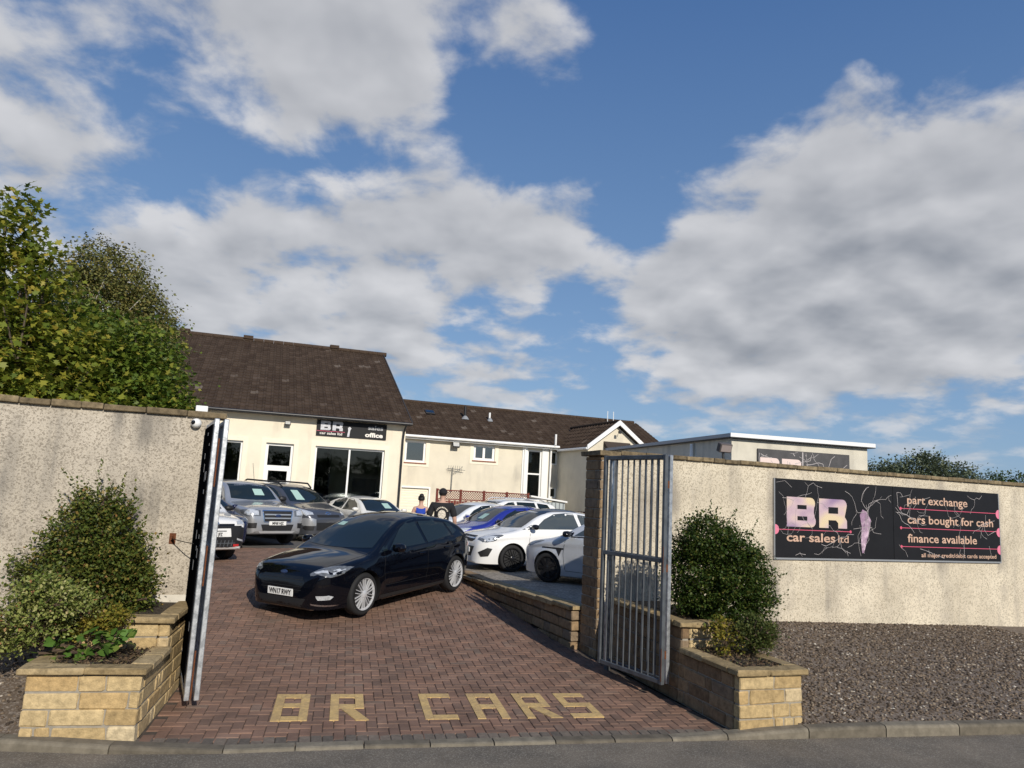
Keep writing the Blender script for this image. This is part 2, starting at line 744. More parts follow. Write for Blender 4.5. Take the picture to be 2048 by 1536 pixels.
mb = MB()
def kerb_v(u):
    lo, hi = -9.0, 0.0
    for _ in range(30):
        mid_ = (lo + hi) / 2
        xx, yy = W(u, mid_)
        if yy > kerb_y(xx) + .12:
            hi = mid_
        else:
            lo = mid_
    return hi


mb.grid([[(*W(u, v), float(gz(*W(u, v))) - .011) for v in np.linspace(kerb_v(u), 12.2, 70)] for u in np.linspace(-.5, DU1 + .1, 14)])
mb.grid([[(*W(u, v), float(gz(*W(u, v))) - .012) for v in np.linspace(.25, 12.2, 50)] for u in np.linspace(-6, -.5, 10)])
drive = tag(mb.build('driveway', m_joint, smooth=True), kind='structure')

PAV = [(0, (.16, .103, .076)), (.18, (.186, .116, .084)), (.5, (.205, .126, .09)), (.78, (.222, .13, .09)), (.92, (.232, .144, .103)), (1, (.18, .127, .096))]
m_pav_o = ramp_island('block_paver', PAV, .85, obj=True, var=.3, vscale=2.2, bump=.5, bscale=160)
m_pav_i = ramp_island('block_paver_far', PAV, .85, obj=False, var=.3, vscale=2.2, bump=.5, bscale=160)
m_pav_g = ramp_island('block_paver_grey', [(0, (.1, .085, .07)), (.5, (.15, .125, .1)), (1, (.185, .15, .118))], .9, obj=True, var=.25, vscale=26, bump=.5, bscale=160)
m_pav_gi = ramp_island('block_paver_grey_far', [(0, (.1, .085, .07)), (.5, (.15, .125, .1)), (1, (.185, .15, .118))], .9, var=.25, vscale=9, bump=.5, bscale=160)
m_buff = pmat('block_paver_buff', (.58, .40, .165), .85, var=.2, vscale=25, bump=.5, bscale=160, col2=(.47, .325, .15), mixscale=9, rnd=.06)
KA = R(12.5)
KO = Vector((-2.19, 7.44))
kU = Vector((math.cos(KA), math.sin(KA)))
kV = Vector((-math.sin(KA), math.cos(KA)))
UN = .104


def paver_local(lx, ly, h=.03, c=.006, j=.0025):
    """block with chamfered top, centred, top at z=0"""
    a, b = lx / 2 - j, ly / 2 - j
    vs = [(-a, -b, -h), (a, -b, -h), (a, b, -h), (-a, b, -h), (-a, -b, -c), (a, -b, -c), (a, b, -c), (-a, b, -c),
          (-a + c, -b + c, 0), (a - c, -b + c, 0), (a - c, b - c, 0), (-a + c, b - c, 0)]
    fs = [(8, 9, 10, 11)] + [(4 + i, 4 + (i + 1) % 4, 8 + (i + 1) % 4, 8 + i) for i in range(4)] + [(i, (i + 1) % 4, 4 + (i + 1) % 4, 4 + i) for i in range(4)]
    return vs, fs


pavers = []
for i in range(-75, 75):
    for j in range(-22, 145):
        k = (i - j) % 4
        if k == 0:
            cx, cy, horiz = (i + 1) * UN, (j + .5) * UN, True
        elif k == 3:
            cx, cy, horiz = (i + .5) * UN, (j + 1) * UN, False
        else:
            continue
        q = KO + kU * cx + kV * cy
        if in_drive(q.x, q.y):
            pavers.append((q.x, q.y, horiz, KA, False))
# soldier course along the kerb
x = -3.35
while x < 2.55:
    y = kerb_y(x) + .19
    a = math.atan2(kerb_y(x + .1) - kerb_y(x - .1), .2)
    pavers.append((x, y + .02, False, a, True))
    x += UN * math.cos(a)
# grey edging up both sides of the drive
v = -2.2
pavers.sort(key=lambda t: t[1] + .0 * t[0])
near = [p_ for p_ in pavers if -3.6 < p_[0] < 2.9][:300]
far = [p_ for p_ in pavers if p_ not in set(near)]
me_h = {}
for nm, (lx, ly), mm in (('h', (2 * UN, UN), m_pav_o), ('v', (UN, 2 * UN), m_pav_o), ('g', (UN, 2 * UN), m_pav_g)):
    b = MB()
    b.add(*paver_local(lx, ly))
    me_h[nm] = b.mesh('paver', mm)
rs_ = random.Random(3)
for (x, y, hz, a, grey) in near:
    o = link('paver', me_h['g' if grey else ('h' if hz else 'v')], drive)
    e = .05
    z = float(gz(x, y))
    n = Vector((-(float(gz(x + e, y)) - float(gz(x - e, y))) / (2 * e), -(float(gz(x, y + e)) - float(gz(x, y - e))) / (2 * e), 1)).normalized()
    qz = Quaternion((0, 0, 1), a)
    o.rotation_mode = 'QUATERNION'
    o.rotation_quaternion = Vector((0, 0, 1)).rotation_difference(n) @ qz @ Quaternion((1, 0, 0), rs_.uniform(-.008, .008)) @ Quaternion((0, 1, 0), rs_.uniform(-.008, .008))
    o.location = (x, y, z + rs_.uniform(-.002, .0025))
vs, fs, gm = [], [], []
mb = MB()
for (x, y, hz, a, grey) in far:
    pv, pf = paver_local(*((2 * UN, UN) if hz else (UN, 2 * UN)))
    ca, sa = math.cos(a), math.sin(a)
    dz = rs_.uniform(-.002, .0025)
    wv = []
    for (px, py, pz) in pv:
        X, Y = x + px * ca - py * sa, y + px * sa + py * ca
        wv.append((X, Y, pz + dz))
    mb.add(wv, pf, 1 if grey else 0)
va = np.array(mb.v)
va[:, 2] += gz(va[:, 0], va[:, 1])
mb.v = [tuple(q) for q in va]
tag(mb.build('paver_field', [m_pav_i, m_pav_gi], drive), kind='stuff')


# the letters laid into the drive in buff blocks
def letter_piece(pts, u0):
    top, n = [], len(pts)
    for (a, b) in pts:
        q = KO + kU * (u0 + a) + kV * b
        top.append((q.x, q.y, float(gz(q.x, q.y)) + .0065))
    mb = MB()
    mb.prism([(p_[0], p_[1], p_[2] - .03) for p_ in top], (0, 0, .03))
    return mb.build('letter_block', m_buff, drive)


LW, LH, T = .345, .83, .088


def bar(x0, x1, y0, y1):
    return [(x0, y0), (x1, y0), (x1, y1), (x0, y1)]


def letter(ch, u0, w=LW):
    h, t = LH, T
    g = .002
    th = .125
    P = {'B': [bar(0, t, 0, h), bar(w - t, w, 0, h), bar(t + g, w - t - g, h - th, h), bar(t + g, w - t - g, .40, .40 + th), bar(t + g, w - t - g, 0, th)],
         'R': [bar(0, t, 0, h), bar(t + g, w - t - g, h - th, h), bar(w - t, w, .36, h), bar(t + g, w - t - g, .36, .36 + th), [(t + .02, .355), (t + .15, .355), (w + .04, 0), (w - .09, 0)]],
         'C': [bar(0, t, 0, h), bar(t + g, w, h - th, h), bar(t + g, w, 0, th)],
         'A': [bar(0, t, 0, h), bar(w - t, w, 0, h), bar(t + g, w - t - g, h - th, h), bar(t + g, w - t - g, .33, .33 + th)],
         'S': [bar(0, w, h - th, h), bar(0, t, .36 + th + g, h - th - g), bar(0, w, .36, .36 + th), bar(w - t, w, th + g, .36 - g), bar(0, w, 0, th)]}[ch]
    for q in P:
        letter_piece(q, u0)


for ch, u0 in (('B', 0.02), ('R', .58), ('C', 1.53), ('A', 2.07), ('R', 2.60), ('S', 3.10)):
    letter(ch, u0)

# kerb stones
m_kerb = ramp_island('kerb_concrete', [(0, (.12, .103, .078)), (.5, (.155, .135, .102)), (1, (.2, .176, .134))], .92, obj=True, var=.3, vscale=9, bump=.7, bscale=120)
mb = MB()
xs = np.linspace(-30, 36, 120)
mb.grid([[(x, kerb_y(x) + .005, -.02), (x, kerb_y(x) + .16, -.02)] for x in xs])
kerb = tag(mb.build('kerb', m_joint), kind='structure')
acc = 0.0
x = -16.0
seg = .915


def kerb_top(x):
    return float(np.interp(x, [-30, -4.4, -3.6, -2.4, 1.9, 2.9, 3.6, 40], [.1, .1, .085, .03, .03, .085, .115, .12]))


while x < 22:
    y = kerb_y(x)
    sl = (kerb_y(x + .4) - y) / .4
    L_ = .6 if -3 < x < 2.2 else seg
    x2 = x + L_ / math.hypot(1, sl)
    y2 = kerb_y(x2)
    d = Vector((x2 - x, y2 - y)).normalized()
    n = Vector((-d.y, d.x))
    mb = MB()
    g = .006
    h0, h1 = kerb_top(x), kerb_top(x2)
    prof = []
    for (q, h) in ((Vector((x, y)) + d * g, h0), (Vector((x2, y2)) - d * g, h1)):
        for (o_, z_) in ((0, -.05), (0, h - .03), (.012, h - .008), (.03, h), (.13, h + .003), (.14, -.05)):
            w_ = q + n * o_
            prof.append((w_.x, w_.y, z_))
    mb.add(prof, [(i, (i + 1) % 6, (i + 1) % 6 + 6, i + 6) for i in range(6)] + [tuple(range(6))[::-1], tuple(range(6, 12))])
    mb.build('kerb_stone', m_kerb, kerb, recalc=True)
    x = x2

# gravel banks between kerb and wall
def bank_z(x, y, u, v, right):
    top = float(np.interp(u, [5, 8.5, 14.6, 20], [.56, .54, .33, .3])) if right else .62
    y0 = kerb_y(x) + .14
    low = .09
    uw = 0
    xw, yw = W(u, -.02)
    t = min(max((y - y0) / max(yw - y0, .1), 0), 1)
    return low + (top - low) * (t ** .85)


def bank(name, u0, u1, right, npeb, label_seed, clip):
    us = np.linspace(u0, u1, 40)
    P = []
    for u in us:
        row = []
        xw, yw = W(u, .05)
        for t in np.linspace(0, 1, 14):
            # walk from the wall straight out (-v) to the kerb
            lo, hi = -9.0, .05
            for _ in range(24):
                mid = (lo + hi) / 2
                xx, yy = W(u, mid)
                if yy > kerb_y(xx) + .13:
                    hi = mid
                else:
                    lo = mid
            v = hi + (.05 - hi) * t
            xx, yy = W(u, v)
            row.append((xx, yy, bank_z(xx, yy, u, v, right)))
        P.append(row)
    mb = MB()
    mb.grid(P)
    b = tag(mb.build(name, m_gravel0, smooth=True), kind='structure')
    rg = np.random.default_rng(label_seed)
    ico = bmesh.new()
    bmesh.ops.create_icosphere(ico, subdivisions=1, radius=1)
    iv = np.array([v.co[:] for v in ico.verts])
    fi = np.array([[v.index for v in f.verts] for f in ico.faces])
    ico.free()
    iv = iv[:12]
    # plain icosahedron (20 faces)
    ico = bmesh.new()
    bmesh.ops.create_icosphere(ico, subdivisions=1, radius=1)
    ico.free()
    V_, F_ = [], []
    k = 0
    Pn = np.array(P)
    while k < npeb:
        a = rg.uniform(0, len(us) - 1.001)
        c_ = rg.uniform(0, 12.999)
        i, j = int(a), int(c_)
        fa, fc = a - i, c_ - j
        q = Pn[i, j] * (1 - fa) * (1 - fc) + Pn[i + 1, j] * fa * (1 - fc) + Pn[i, j + 1] * (1 - fa) * fc + Pn[i + 1, j + 1] * fa * fc
        if clip(*to_uv(q[0], q[1])):
            k += 1
            continue
        s = rg.uniform(.009, .02)
        sc_ = np.array([s * rg.uniform(.8, 1.5), s * rg.uniform(.7, 1.2), s * rg.uniform(.45, .8)])
        ang = rg.uniform(0, 6.28)
        ca, sa = math.cos(ang), math.sin(ang)
        pts = OCT * sc_ * rg.uniform(.8, 1.2, (len(OCT), 1))
        tl = rg.uniform(-.6, .6)
        pts = np.stack([pts[:, 0] * ca - pts[:, 1] * sa, pts[:, 0] * sa + pts[:, 1] * ca, pts[:, 2] + pts[:, 0] * tl * .5], 1)
        V_.append(pts + q + [0, 0, s * .25])
        F_.append(OCTF + len(OCT) * len(F_))
        k += 1
    tag(numpy_mesh('pebbles', np.concatenate(V_), np.concatenate(F_), M_PEB, b), kind='stuff')
    return b


_ico = bmesh.new()
bmesh.ops.create_icosphere(_ico, subdivisions=1, radius=1)
OCT = np.array([v.co[:] for v in _ico.verts])
OCTF = np.array([[v.index for v in f.verts] for f in _ico.faces])
_ico.free()
if len(OCT) > 12:      # keep the 20-face form
    OCT, OCTF = OCT, OCTF
M_PEB = ramp_island('pebble', [(0, (.032, .024, .018)), (.35, (.095, .069, .048)), (.65, (.165, .122, .085)), (.87, (.22, .168, .117)), (.96, (.31, .26, .195)), (1, (.5, .46, .4))], .8, var=.2, vscale=80)
# (built after the planters so that stones keep clear of them)

# ------------------------------------------------------------------ boundary walls, planters, gates
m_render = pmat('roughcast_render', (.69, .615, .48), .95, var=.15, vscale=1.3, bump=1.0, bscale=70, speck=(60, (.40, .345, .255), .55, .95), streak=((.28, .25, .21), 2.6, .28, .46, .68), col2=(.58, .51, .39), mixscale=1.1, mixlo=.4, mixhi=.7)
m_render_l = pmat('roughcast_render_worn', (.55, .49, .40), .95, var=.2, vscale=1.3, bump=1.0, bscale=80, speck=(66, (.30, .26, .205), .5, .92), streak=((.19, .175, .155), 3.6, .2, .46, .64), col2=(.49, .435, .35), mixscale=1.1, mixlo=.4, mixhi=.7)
m_stone = ramp_island('buff_stone', [(0, (.38, .27, .13)), (.3, (.45, .33, .165)), (.6, (.5, .385, .21)), (.85, (.44, .30, .135)), (1, (.55, .46, .30))], .9, obj=True, var=.32, vscale=17, bump=1.0, bscale=70)
m_stone_d = ramp_island('brown_stone', [(0, (.19, .125, .07)), (.4, (.25, .17, .095)), (.7, (.3, .205, .115)), (1, (.22, .165, .11))], .92, obj=True, var=.35, vscale=14, bump=1.0, bscale=70)
m_coping = ramp_island('coping_stone_mat', [(0, (.26, .19, .095)), (.5, (.33, .25, .135)), (1, (.38, .29, .16))], .92, obj=True, var=.4, vscale=16, bump=.8, bscale=80)
m_cope_w = ramp_island('wall_coping_mat', [(0, (.13, .1, .06)), (.5, (.19, .145, .085)), (1, (.25, .195, .115))], .92, obj=True, var=.5, vscale=13, bump=.8, bscale=80)
m_mortar = pmat('mortar', (.30, .27, .22), .95, var=.2, vscale=20, bump=.5, bscale=100)
m_plinth = pmat('plinth_paint', (.62, .58, .5), .9, var=.15, vscale=8)


def stone(parent, x0, x1, y0, y1, z0, z1, mat, name='stone_block', c=.012, jit=.0055):
    mb = MB()
    mb.chbox(x0, x1, y0, y1, z0, z1, c, jit=jit)
    return mb.build(name, mat, parent, recalc=True)


# left wall
lw = thing('boundary_wall', 'cream roughcast wall with dark run-off stains behind the conical shrub', 'wall', (*W(0, 0), 0), WA)
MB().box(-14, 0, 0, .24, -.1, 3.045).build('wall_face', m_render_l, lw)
MB().box(-.55, -.004, -.018, .0, -.1, .985).build('plinth', m_plinth, lw)
x = .12
rg = random.Random(5)
while x > -7:
    l_ = rg.choice([.44, .30, .44, .22, .44])
    stone(lw, x - l_ + .006, x, -.05, .29, 3.046, 3.115 + rg.uniform(-.006, .006), m_cope_w, 'coping_stone', .008, .003)
    x -= l_

# right wall with its stone-faced end
rw = thing('boundary_wall', 'cream roughcast wall carrying the wide black advertising board', 'wall', (*W(5.33, 0), 0), WA)
MB().box(.115, 15, 0, .24, -.1, 2.985).build('wall_face', m_render, rw)
MB().box(.012, .105, .012, .47, -.1, 2.95).build('pier_core', m_mortar, rw)
z = .05
i = 0
while z < 2.9:
    h = .142
    cuts = [-.0, .2, .49] if i % 2 == 0 else [0, .1, .49]
    for a, b in zip(cuts[:-1], cuts[1:]):
        stone(rw, 0, .11, a + .004, b - .004, z + .004, min(z + h - .004, 2.955), m_stone_d)
    z += h
    i += 1
stone(rw, -.06, .3, -.055, .54, 2.957, 3.035, m_cope_w, 'coping_stone', .008)
x = .305
while x < 12:
    l_ = rg.choice([.44, .44, .3, .44, .22])
    stone(rw, x, x + l_ - .006, -.05, .29, 2.986, 3.05 + rg.uniform(-.005, .005), m_cope_w, 'coping_stone', .008, .003)
    x += l_


def course_run(parent, x0, x1, y0, y1, z0, z1, axis, mat, seed, h=.142, long=.44):
    """a run of coursed blocks; axis 'x': blocks follow x, 'y': follow y"""
    r_ = random.Random(seed)
    z, i = z0, 0
    MB().box(x0 + .012, x1 - .012, y0 + .012, y1 - .012, z0 - .005, z1 - .006).build('mortar', m_mortar, parent)
    while z < z1 - .03:
        zt = min(z + h, z1)
        a, end = (x0, x1) if axis == 'x' else (y0, y1)
        k = i * 7 + seed
        while a < end - .02:
            l_ = [long, .12, .13, long, long * .9, .12][k % 6] if i % 2 == 0 else [long, long * .95, long * .5][k % 3]
            k += 1
            b = a + l_
            if end - b < .09:
                b = end
            if axis == 'x':
                stone(parent, a + .005, b - .005, y0 + r_.uniform(-.006, .005), y1, z + .005, zt - .005, mat)
            else:
                stone(parent, x0 - r_.uniform(0, .006), x1 + r_.uniform(-.004, .004), a + .005, b - .005, z + .005, zt - .005, mat)
            a = b
        z = zt
        i += 1


m_soil = pmat('planter_soil', (.05, .038, .026), .95, var=.4, vscale=20, bump=1, bscale=50)
# left planter: x to the right along its front, y back towards the wall
PLA = R(12)
lp = thing('stone_planter', 'buff stone block planter of two steps under the conical shrub', 'planter', (-3.12, 6.73, 0), PLA)
MB().box(-.9, -.09, .09, 1.95, -.05, .625).box(-.85, -.09, .96, 1.95, .625, .91).build('core', m_soil, lp)
course_run(lp, -.93, 0, 0, .1, .02, .59, 'x', m_stone, 1)
course_run(lp, -.1, 0, .104, 1.9, .02, .59, 'y', m_stone, 4)
course_run(lp, -.93, -.83, .104, 1.9, .02, .59, 'y', m_stone, 2)
course_run(lp, -.82, -.104, .87, .97, .594, .875, 'x', m_stone, 3)
course_run(lp, -.1, 0, .87, 1.9, .594, .875, 'y', m_stone, 5)
for (a, b, c_, d) in ((-.99, -.47, -.045, .145), (-.466, .045, -.045, .145)):
    stone(lp, a, b, c_, d, .594, .655, m_coping, 'coping_stone', .01)
for (a, b, c_, d) in ((-.145, .045, .149, .50), (-.145, .045, .504, .866), (-.99, -.80, .149, .8), (-.99, -.80, .804, 1.9)):
    stone(lp, a, b, c_, d, .594, .655, m_coping, 'coping_stone', .01)
for (a, b, c_, d) in ((-.82, -.43, .82, 1.01), (-.426, .045, .82, 1.01), (-.145, .045, 1.014, 1.45), (-.145, .045, 1.454, 1.9)):
    stone(lp, a, b, c_, d, .879, .94, m_coping, 'coping_stone', .01)

# right planter with the side wall that runs on to the pier
rp = thing('stone_planter', 'weathered stone block planter of two steps under the round clipped bush', 'planter', (*W(5.27, -3.12), 0), WA - R(4))
MB().box(.09, .72, .09, 2.9, -.05, .632).box(.09, .72, 1.18, 2.9, .632, .91).build('core', m_soil, rp)
course_run(rp, 0, .8, 0, .1, .02, .59, 'x', m_stone, 6)
course_run(rp, 0, .1, .104, 3.02, .02, .59, 'y', m_stone_d, 8)
course_run(rp, .7, .8, .104, 2.2, .02, .59, 'y', m_stone, 9)
course_run(rp, 0, .1, 1.1, 3.02, .594, .875, 'y', m_stone_d, 10)
course_run(rp, .104, .7, 1.1, 1.2, .594, .875, 'x', m_stone, 11)
for (a, b, c_, d) in ((-.045, .36, -.045, .145), (.364, .845, -.045, .145), (-.045, .145, .149, .62), (-.045, .145, .624, 1.096), (.655, .845, .149, .75), (.655, .845, .754, 1.5)):
    stone(rp, a, b, c_, d, .594, .655, m_coping, 'coping_stone', .01)
for (a, b, c_, d) in ((-.045, .30, 1.055, 1.245), (.304, .72, 1.055, 1.245), (-.045, .145, 1.249, 1.8), (-.045, .145, 1.804, 2.4), (-.045, .145, 2.404, 2.98)):
    stone(rp, a, b, c_, d, .879, .94, m_coping, 'coping_stone', .01)

# low retaining wall that follows the drive up from the pier
lr = thing('retaining_wall', 'low brown stone retaining wall that sinks into the rising block drive', 'wall', (*W(5.36, .49), 0), WA)
z = .06
i = 0
while z < .66:
    v = .0
    k = i
    while v < 5.0:
        l_ = [.44, .3, .44, .22][k % 4]
        k += 1
        xm, ym = W(5.2, .45 + v + l_ / 2)
        if float(gz(xm, ym)) < z + .12:
            stone(lr, -.17 - v * .012, .02, v + .004, v + l_ - .004, z + .004, z + .138, m_stone_d)
        v += l_
    z += .15
    i += 1
v = -.02
while v < 5.1:
    a = .6
    z0 = float(np.interp(v, [0, 5.2], [.665, .52]))
    stone(lr, -.23 - v * .012, .07, v + .003, v + a - .003, z0, z0 + .06, m_coping, 'coping_stone', .008)
    v += a
m_soilp = pmat('retained_earth', (.1, .08, .06), .95)
mb = MB()
mb.prism([(.021, 0, -.05), (.021, 0, .6), (.021, 5.1, .46), (.021, 5.1, -.05)], (.25, 0, 0))
mb.build('core', m_soilp, lr)

# dead leaves and soil crumbs on the planter beds
m_litter = ramp_island('dead_leaf', [(0, (.05, .032, .02)), (.5, (.11, .07, .04)), (.85, (.17, .12, .06)), (1, (.14, .17, .05))], .9)


def litter(parent, x0, x1, y0, y1, z, n, seed):
    rg_ = np.random.default_rng(seed)
    P_ = np.stack([rg_.uniform(x0, x1, n), rg_.uniform(y0, y1, n), z + rg_.uniform(.002, .03, n)], 1)
    s_ = rg_.uniform(.008, .026, (n, 1))
    a_ = rg_.uniform(0, 6.28, n)
    d_ = np.stack([np.cos(a_), np.sin(a_), rg_.normal(0, .4, n)], 1)
    e_ = np.stack([-np.sin(a_), np.cos(a_), rg_.normal(0, .4, n)], 1)
    V_ = np.stack([P_ - d_ * s_, P_ + e_ * s_ * .5, P_ + d_ * s_, P_ - e_ * s_ * .5], 1).reshape(-1, 3)
    tag(numpy_mesh('leaf_litter', V_, np.arange(n * 4).reshape(n, 4), m_litter, parent), kind='stuff')


litter(lp, -.84, -.1, .1, .86, .625, 900, 1)
litter(rp, .1, .7, .1, 1.08, .632, 900, 2)
litter(rp, .1, .7, 1.2, 2.2, .91, 300, 3)

bank('gravel_bank', 6.0, 17, True, 26000, 11, lambda u, v: u > 13.6 or (u < 6.02 and v < -.9))
bank('gravel_bank', -9, -1.1, False, 3500, 12, lambda u, v: u < -3.2)

# gates -----------------------------------------------------------------
m_galv = pmat('galvanised_steel', (.62, .64, .66), .42, .75, var=.16, vscale=30, bump=.12, bscale=60, col2=(.42, .44, .46), mixscale=14)
m_galv_g = pmat('grey_gate_steel', (.15, .165, .18), .5, .5, var=.15, vscale=14, col2=(.1, .11, .12), mixscale=7)
m_rust = pmat('rust', (.13, .042, .014), .9, var=.4, vscale=30, bump=.4, bscale=80)
m_black = pmat('matt_black', (.012, .012, .013), .55)
m_white = pmat('white_plastic', (.8, .8, .78), .35)


def gate_leaf(parent, p0, p1, z0, z1, zm, nb, bar_r, mat, mat_f, stile=.05, banner=False):
    d = Vector(p1) - Vector(p0)
    Lg = d.length
    M = Matrix.Translation((p0[0], p0[1], 0)) @ Matrix.Rotation(math.atan2(d.y, d.x), 4, 'Z')
    for x in (0, Lg):
        MB().chbox(x - stile / 2, x + stile / 2, -.025, .025, z0, z1, .006, M=M).build('stile', mat_f, parent, recalc=True)
    for z in (z0 + .03, zm, z1 - .03):
        MB().chbox(stile / 2 + .001, Lg - stile / 2 - .001, -.022, .022, z - .027, z + .027, .006, M=M).build('rail', mat, parent, recalc=True)
    for i in range(nb):
        x = Lg * (i + 1) / (nb + 1)
        MB().tube([M @ Vector((x, 0, z0 + .05)), M @ Vector((x, 0, z1 - .05))], bar_r, 8).build('bar', mat, parent, smooth=True)
    return M, Lg


def rust_strip(parent, x, y, z0, z1, w, M):
    MB().box(x - w, x + w, y - .004, y, z0, z1, M=M).build('rust_streak', m_rust, parent)


rgate = thing('folding_gate', 'open grey steel bar gate folded against the brown stone pier', 'gate', (*W(5.0, -.8), 0), 0)
inv = Matrix.Translation(-Vector(rgate.location))


def gp(x, y):
    q = inv @ Vector((x, y, 0))
    return (q.x, q.y)


M1, L1 = gate_leaf(rgate, gp(1.335, 9.90), gp(1.935, 8.93), .21, 2.91, 1.63, 9, .011, m_galv_g, m_galv_g)
M2, L2 = gate_leaf(rgate, gp(1.425, 9.96), gp(2.01, 9.0), .21, 2.91, 1.63, 9, .011, m_galv_g, m_galv)
for z in (.5, 1.5, 2.5):
    MB().box(L1 - .02, L1 + .02, .026, .052, z, z + .09, M=M1).build('hinge', m_rust, rgate)
rust_strip(rgate, L1 + .018, -.0255, .25, .62, .006, M1)
rust_strip(rgate, L1 + .018, -.0255, 1.5, 1.8, .005, M1)
MB().tube([(*gp(1.475, 10.20), .05), (*gp(1.475, 10.20), 2.9)], .042, 14).build('hinge_post', m_galv_g, rgate, smooth=True)
for z in (.6, 2.6):
    MB().box(-.03, .16, -.018, .018, z, z + .05, M=inv @ Matrix.Translation((1.475, 10.20, 0)) @ Matrix.Rotation(WA + R(60), 4, 'Z')).build('bracket', m_galv_g, rgate)

lgate = thing('folding_gate', 'open galvanised gate with black banner seen edge on beside the drive', 'gate', (*W(0, -.6), 0), 0)
inv = Matrix.Translation(-Vector(lgate.location))
M1, L1 = gate_leaf(lgate, gp(-3.56, 8.60), gp(-3.06, 7.585), .15, 2.955, 1.6, 8, .012, m_galv, m_galv, stile=.058)
M2, L2 = gate_leaf(lgate, gp(-3.475, 8.66), gp(-2.97, 7.61), .15, 2.955, 1.6, 8, .012, m_galv, m_galv, stile=.058)
for (z0_, z1_) in ((.16, .62), (1.25, 1.65), (2.25, 2.75)):
    MB().box(L1 - .012, L1 + .012, .03, .045, z0_, z1_, M=M1).build('rust_streak', m_rust, lgate)
# black banner laced to the inner leaf, with scraps of its print
bn = MB().box(-.02, L1 - .07, -.036, -.030, .3, 2.9, M=M1).build('banner', pmat('banner_black', (.006, .006, .007), .9, spec=0.0), lgate)
mb = MB()
r_ = random.Random(2)
for k in range(16):
    x = r_.uniform(.1, L1 - .2)
    z = r_.uniform(.4, 2.8)
    mb.box(x, x + r_.uniform(.03, .12), -.0385, -.0365, z, z + r_.uniform(.02, .1), M=M1)
mb.build('banner_print', pmat('banner_print', (.28, .28, .28), .9, spec=0.0), bn)
mb = MB()
for k in range(14):
    x = r_.uniform(.1, L1 - .2)
    z = r_.uniform(.4, 2.8)
    mb.box(x, x + r_.uniform(.03, .12), -.0295, -.028, z, z + r_.uniform(.02, .1), M=M1)
mb.build('banner_print', MATS['banner_print'], bn)
MB().tube([(*gp(-3.56, 8.66), .9), (*gp(-3.56, 8.66), 2.95)], .03, 10).build('hinge_post', m_black, lgate, smooth=True)

# rusty gate hook on the left wall with its tie
hk = thing('gate_hook', 'rusty iron hook with a thin tie on the stained cream wall', 'hook', (*W(-.32, 0), 1.62), WA)
MB().box(-.035, .035, -.012, 0, -.06, .06).tube([(0, -.01, 0), (.02, -.1, .0), (.0, -.13, .04)], .011, 8).build('hook', m_rust, hk)
MB().tube([(.01, -.1, 0), (.16, -.30, -.02), (.30, -.46, -.03)], .005, 6).build('tie', m_black, hk)

# security camera and box on the left wall
cc = thing('security_camera', 'round white security camera under the coping of the stained wall', 'camera', (*W(-.21, 0), 2.97), WA)
M = Matrix.Rotation(R(90), 4, 'X')
mb = MB()
mb.lathe([(0, -.005), (.058, 0), (.06, .03), (.052, .045)], 28, M=M)
mb.build('base', m_white, cc, smooth=True)
mb = MB()
mb.lathe([(.056 * math.cos(a), .05 + .052 * math.sin(a)) for a in np.linspace(-.5, math.pi / 2, 9)], 28, M=M)
bl = mb.build('ball', m_white, cc, smooth=True)
MB().lathe([(.0, .0), (.026, 0), (.024, .012), (0.0, .013)], 20, M=Matrix.Translation((-.03, -.085, .006)) @ Matrix.Rotation(R(-25), 4, 'Z') @ M).build('lens', pmat('lens_black', (.01, .01, .012), .08), bl, smooth=True)
MB().chbox(-.235, -.10, .02, .14, 3.118, 3.19, .006, M=Matrix.Translation((0, 0, 0))).build('junction_box', m_white, lw, recalc=True)
# ------------------------------------------------------------------ the advertising board on the right wall
m_board = pmat('board_black', (.010, .010, .012), .55, spec=.25, var=.2, vscale=3)
m_peach = pmat('print_peach', (.56, .37, .27), .6, var=.25, vscale=9)
m_pink = pmat('print_pink', (.6, .09, .16), .6)
m_pink2 = pmat('print_pink_pale', (.72, .2, .3), .6)
m_crack = pmat('crack_white', (.42, .39, .385), .7)
m_offw = pmat('print_offwhite', (.78, .74, .68), .5)


def grad_mat(name, c1, c2, c3):
    m = bpy.data.materials.new(name)
    m.use_nodes = True
    N, L = m.node_tree.nodes, m.node_tree.links
    tc = N.new('ShaderNodeTexCoord')
    n = N.new('ShaderNodeTexNoise')
    mp = N.new('ShaderNodeMapping')
    mp.inputs['Scale'].default_value = (1.6, 1, 2.2)
    mp.inputs['Rotation'].default_value = (0, R(35), 0)
    L.new(tc.outputs['Object'], mp.inputs[0])
    L.new(mp.outputs[0], n.inputs[0])
    n.inputs['Scale'].default_value = 1.3
    n.inputs['Detail'].default_value = 1
    rp_ = N.new('ShaderNodeValToRGB')
    e = rp_.color_ramp.elements
    e.new(.5)
    for el, p, c in zip(e, (.33, .5, .66), (c1, c2, c3)):
        el.position = p
        el.color = (*c, 1)
    L.new(n.outputs[0], rp_.inputs[0])
    L.new(rp_.outputs[0], N['Principled BSDF'].inputs['Base Color'])
    N['Principled BSDF'].inputs['Roughness'].default_value = .5
    return m


m_br = grad_mat('print_chrome', (.28, .19, .32), (.55, .41, .44), (.68, .55, .36))


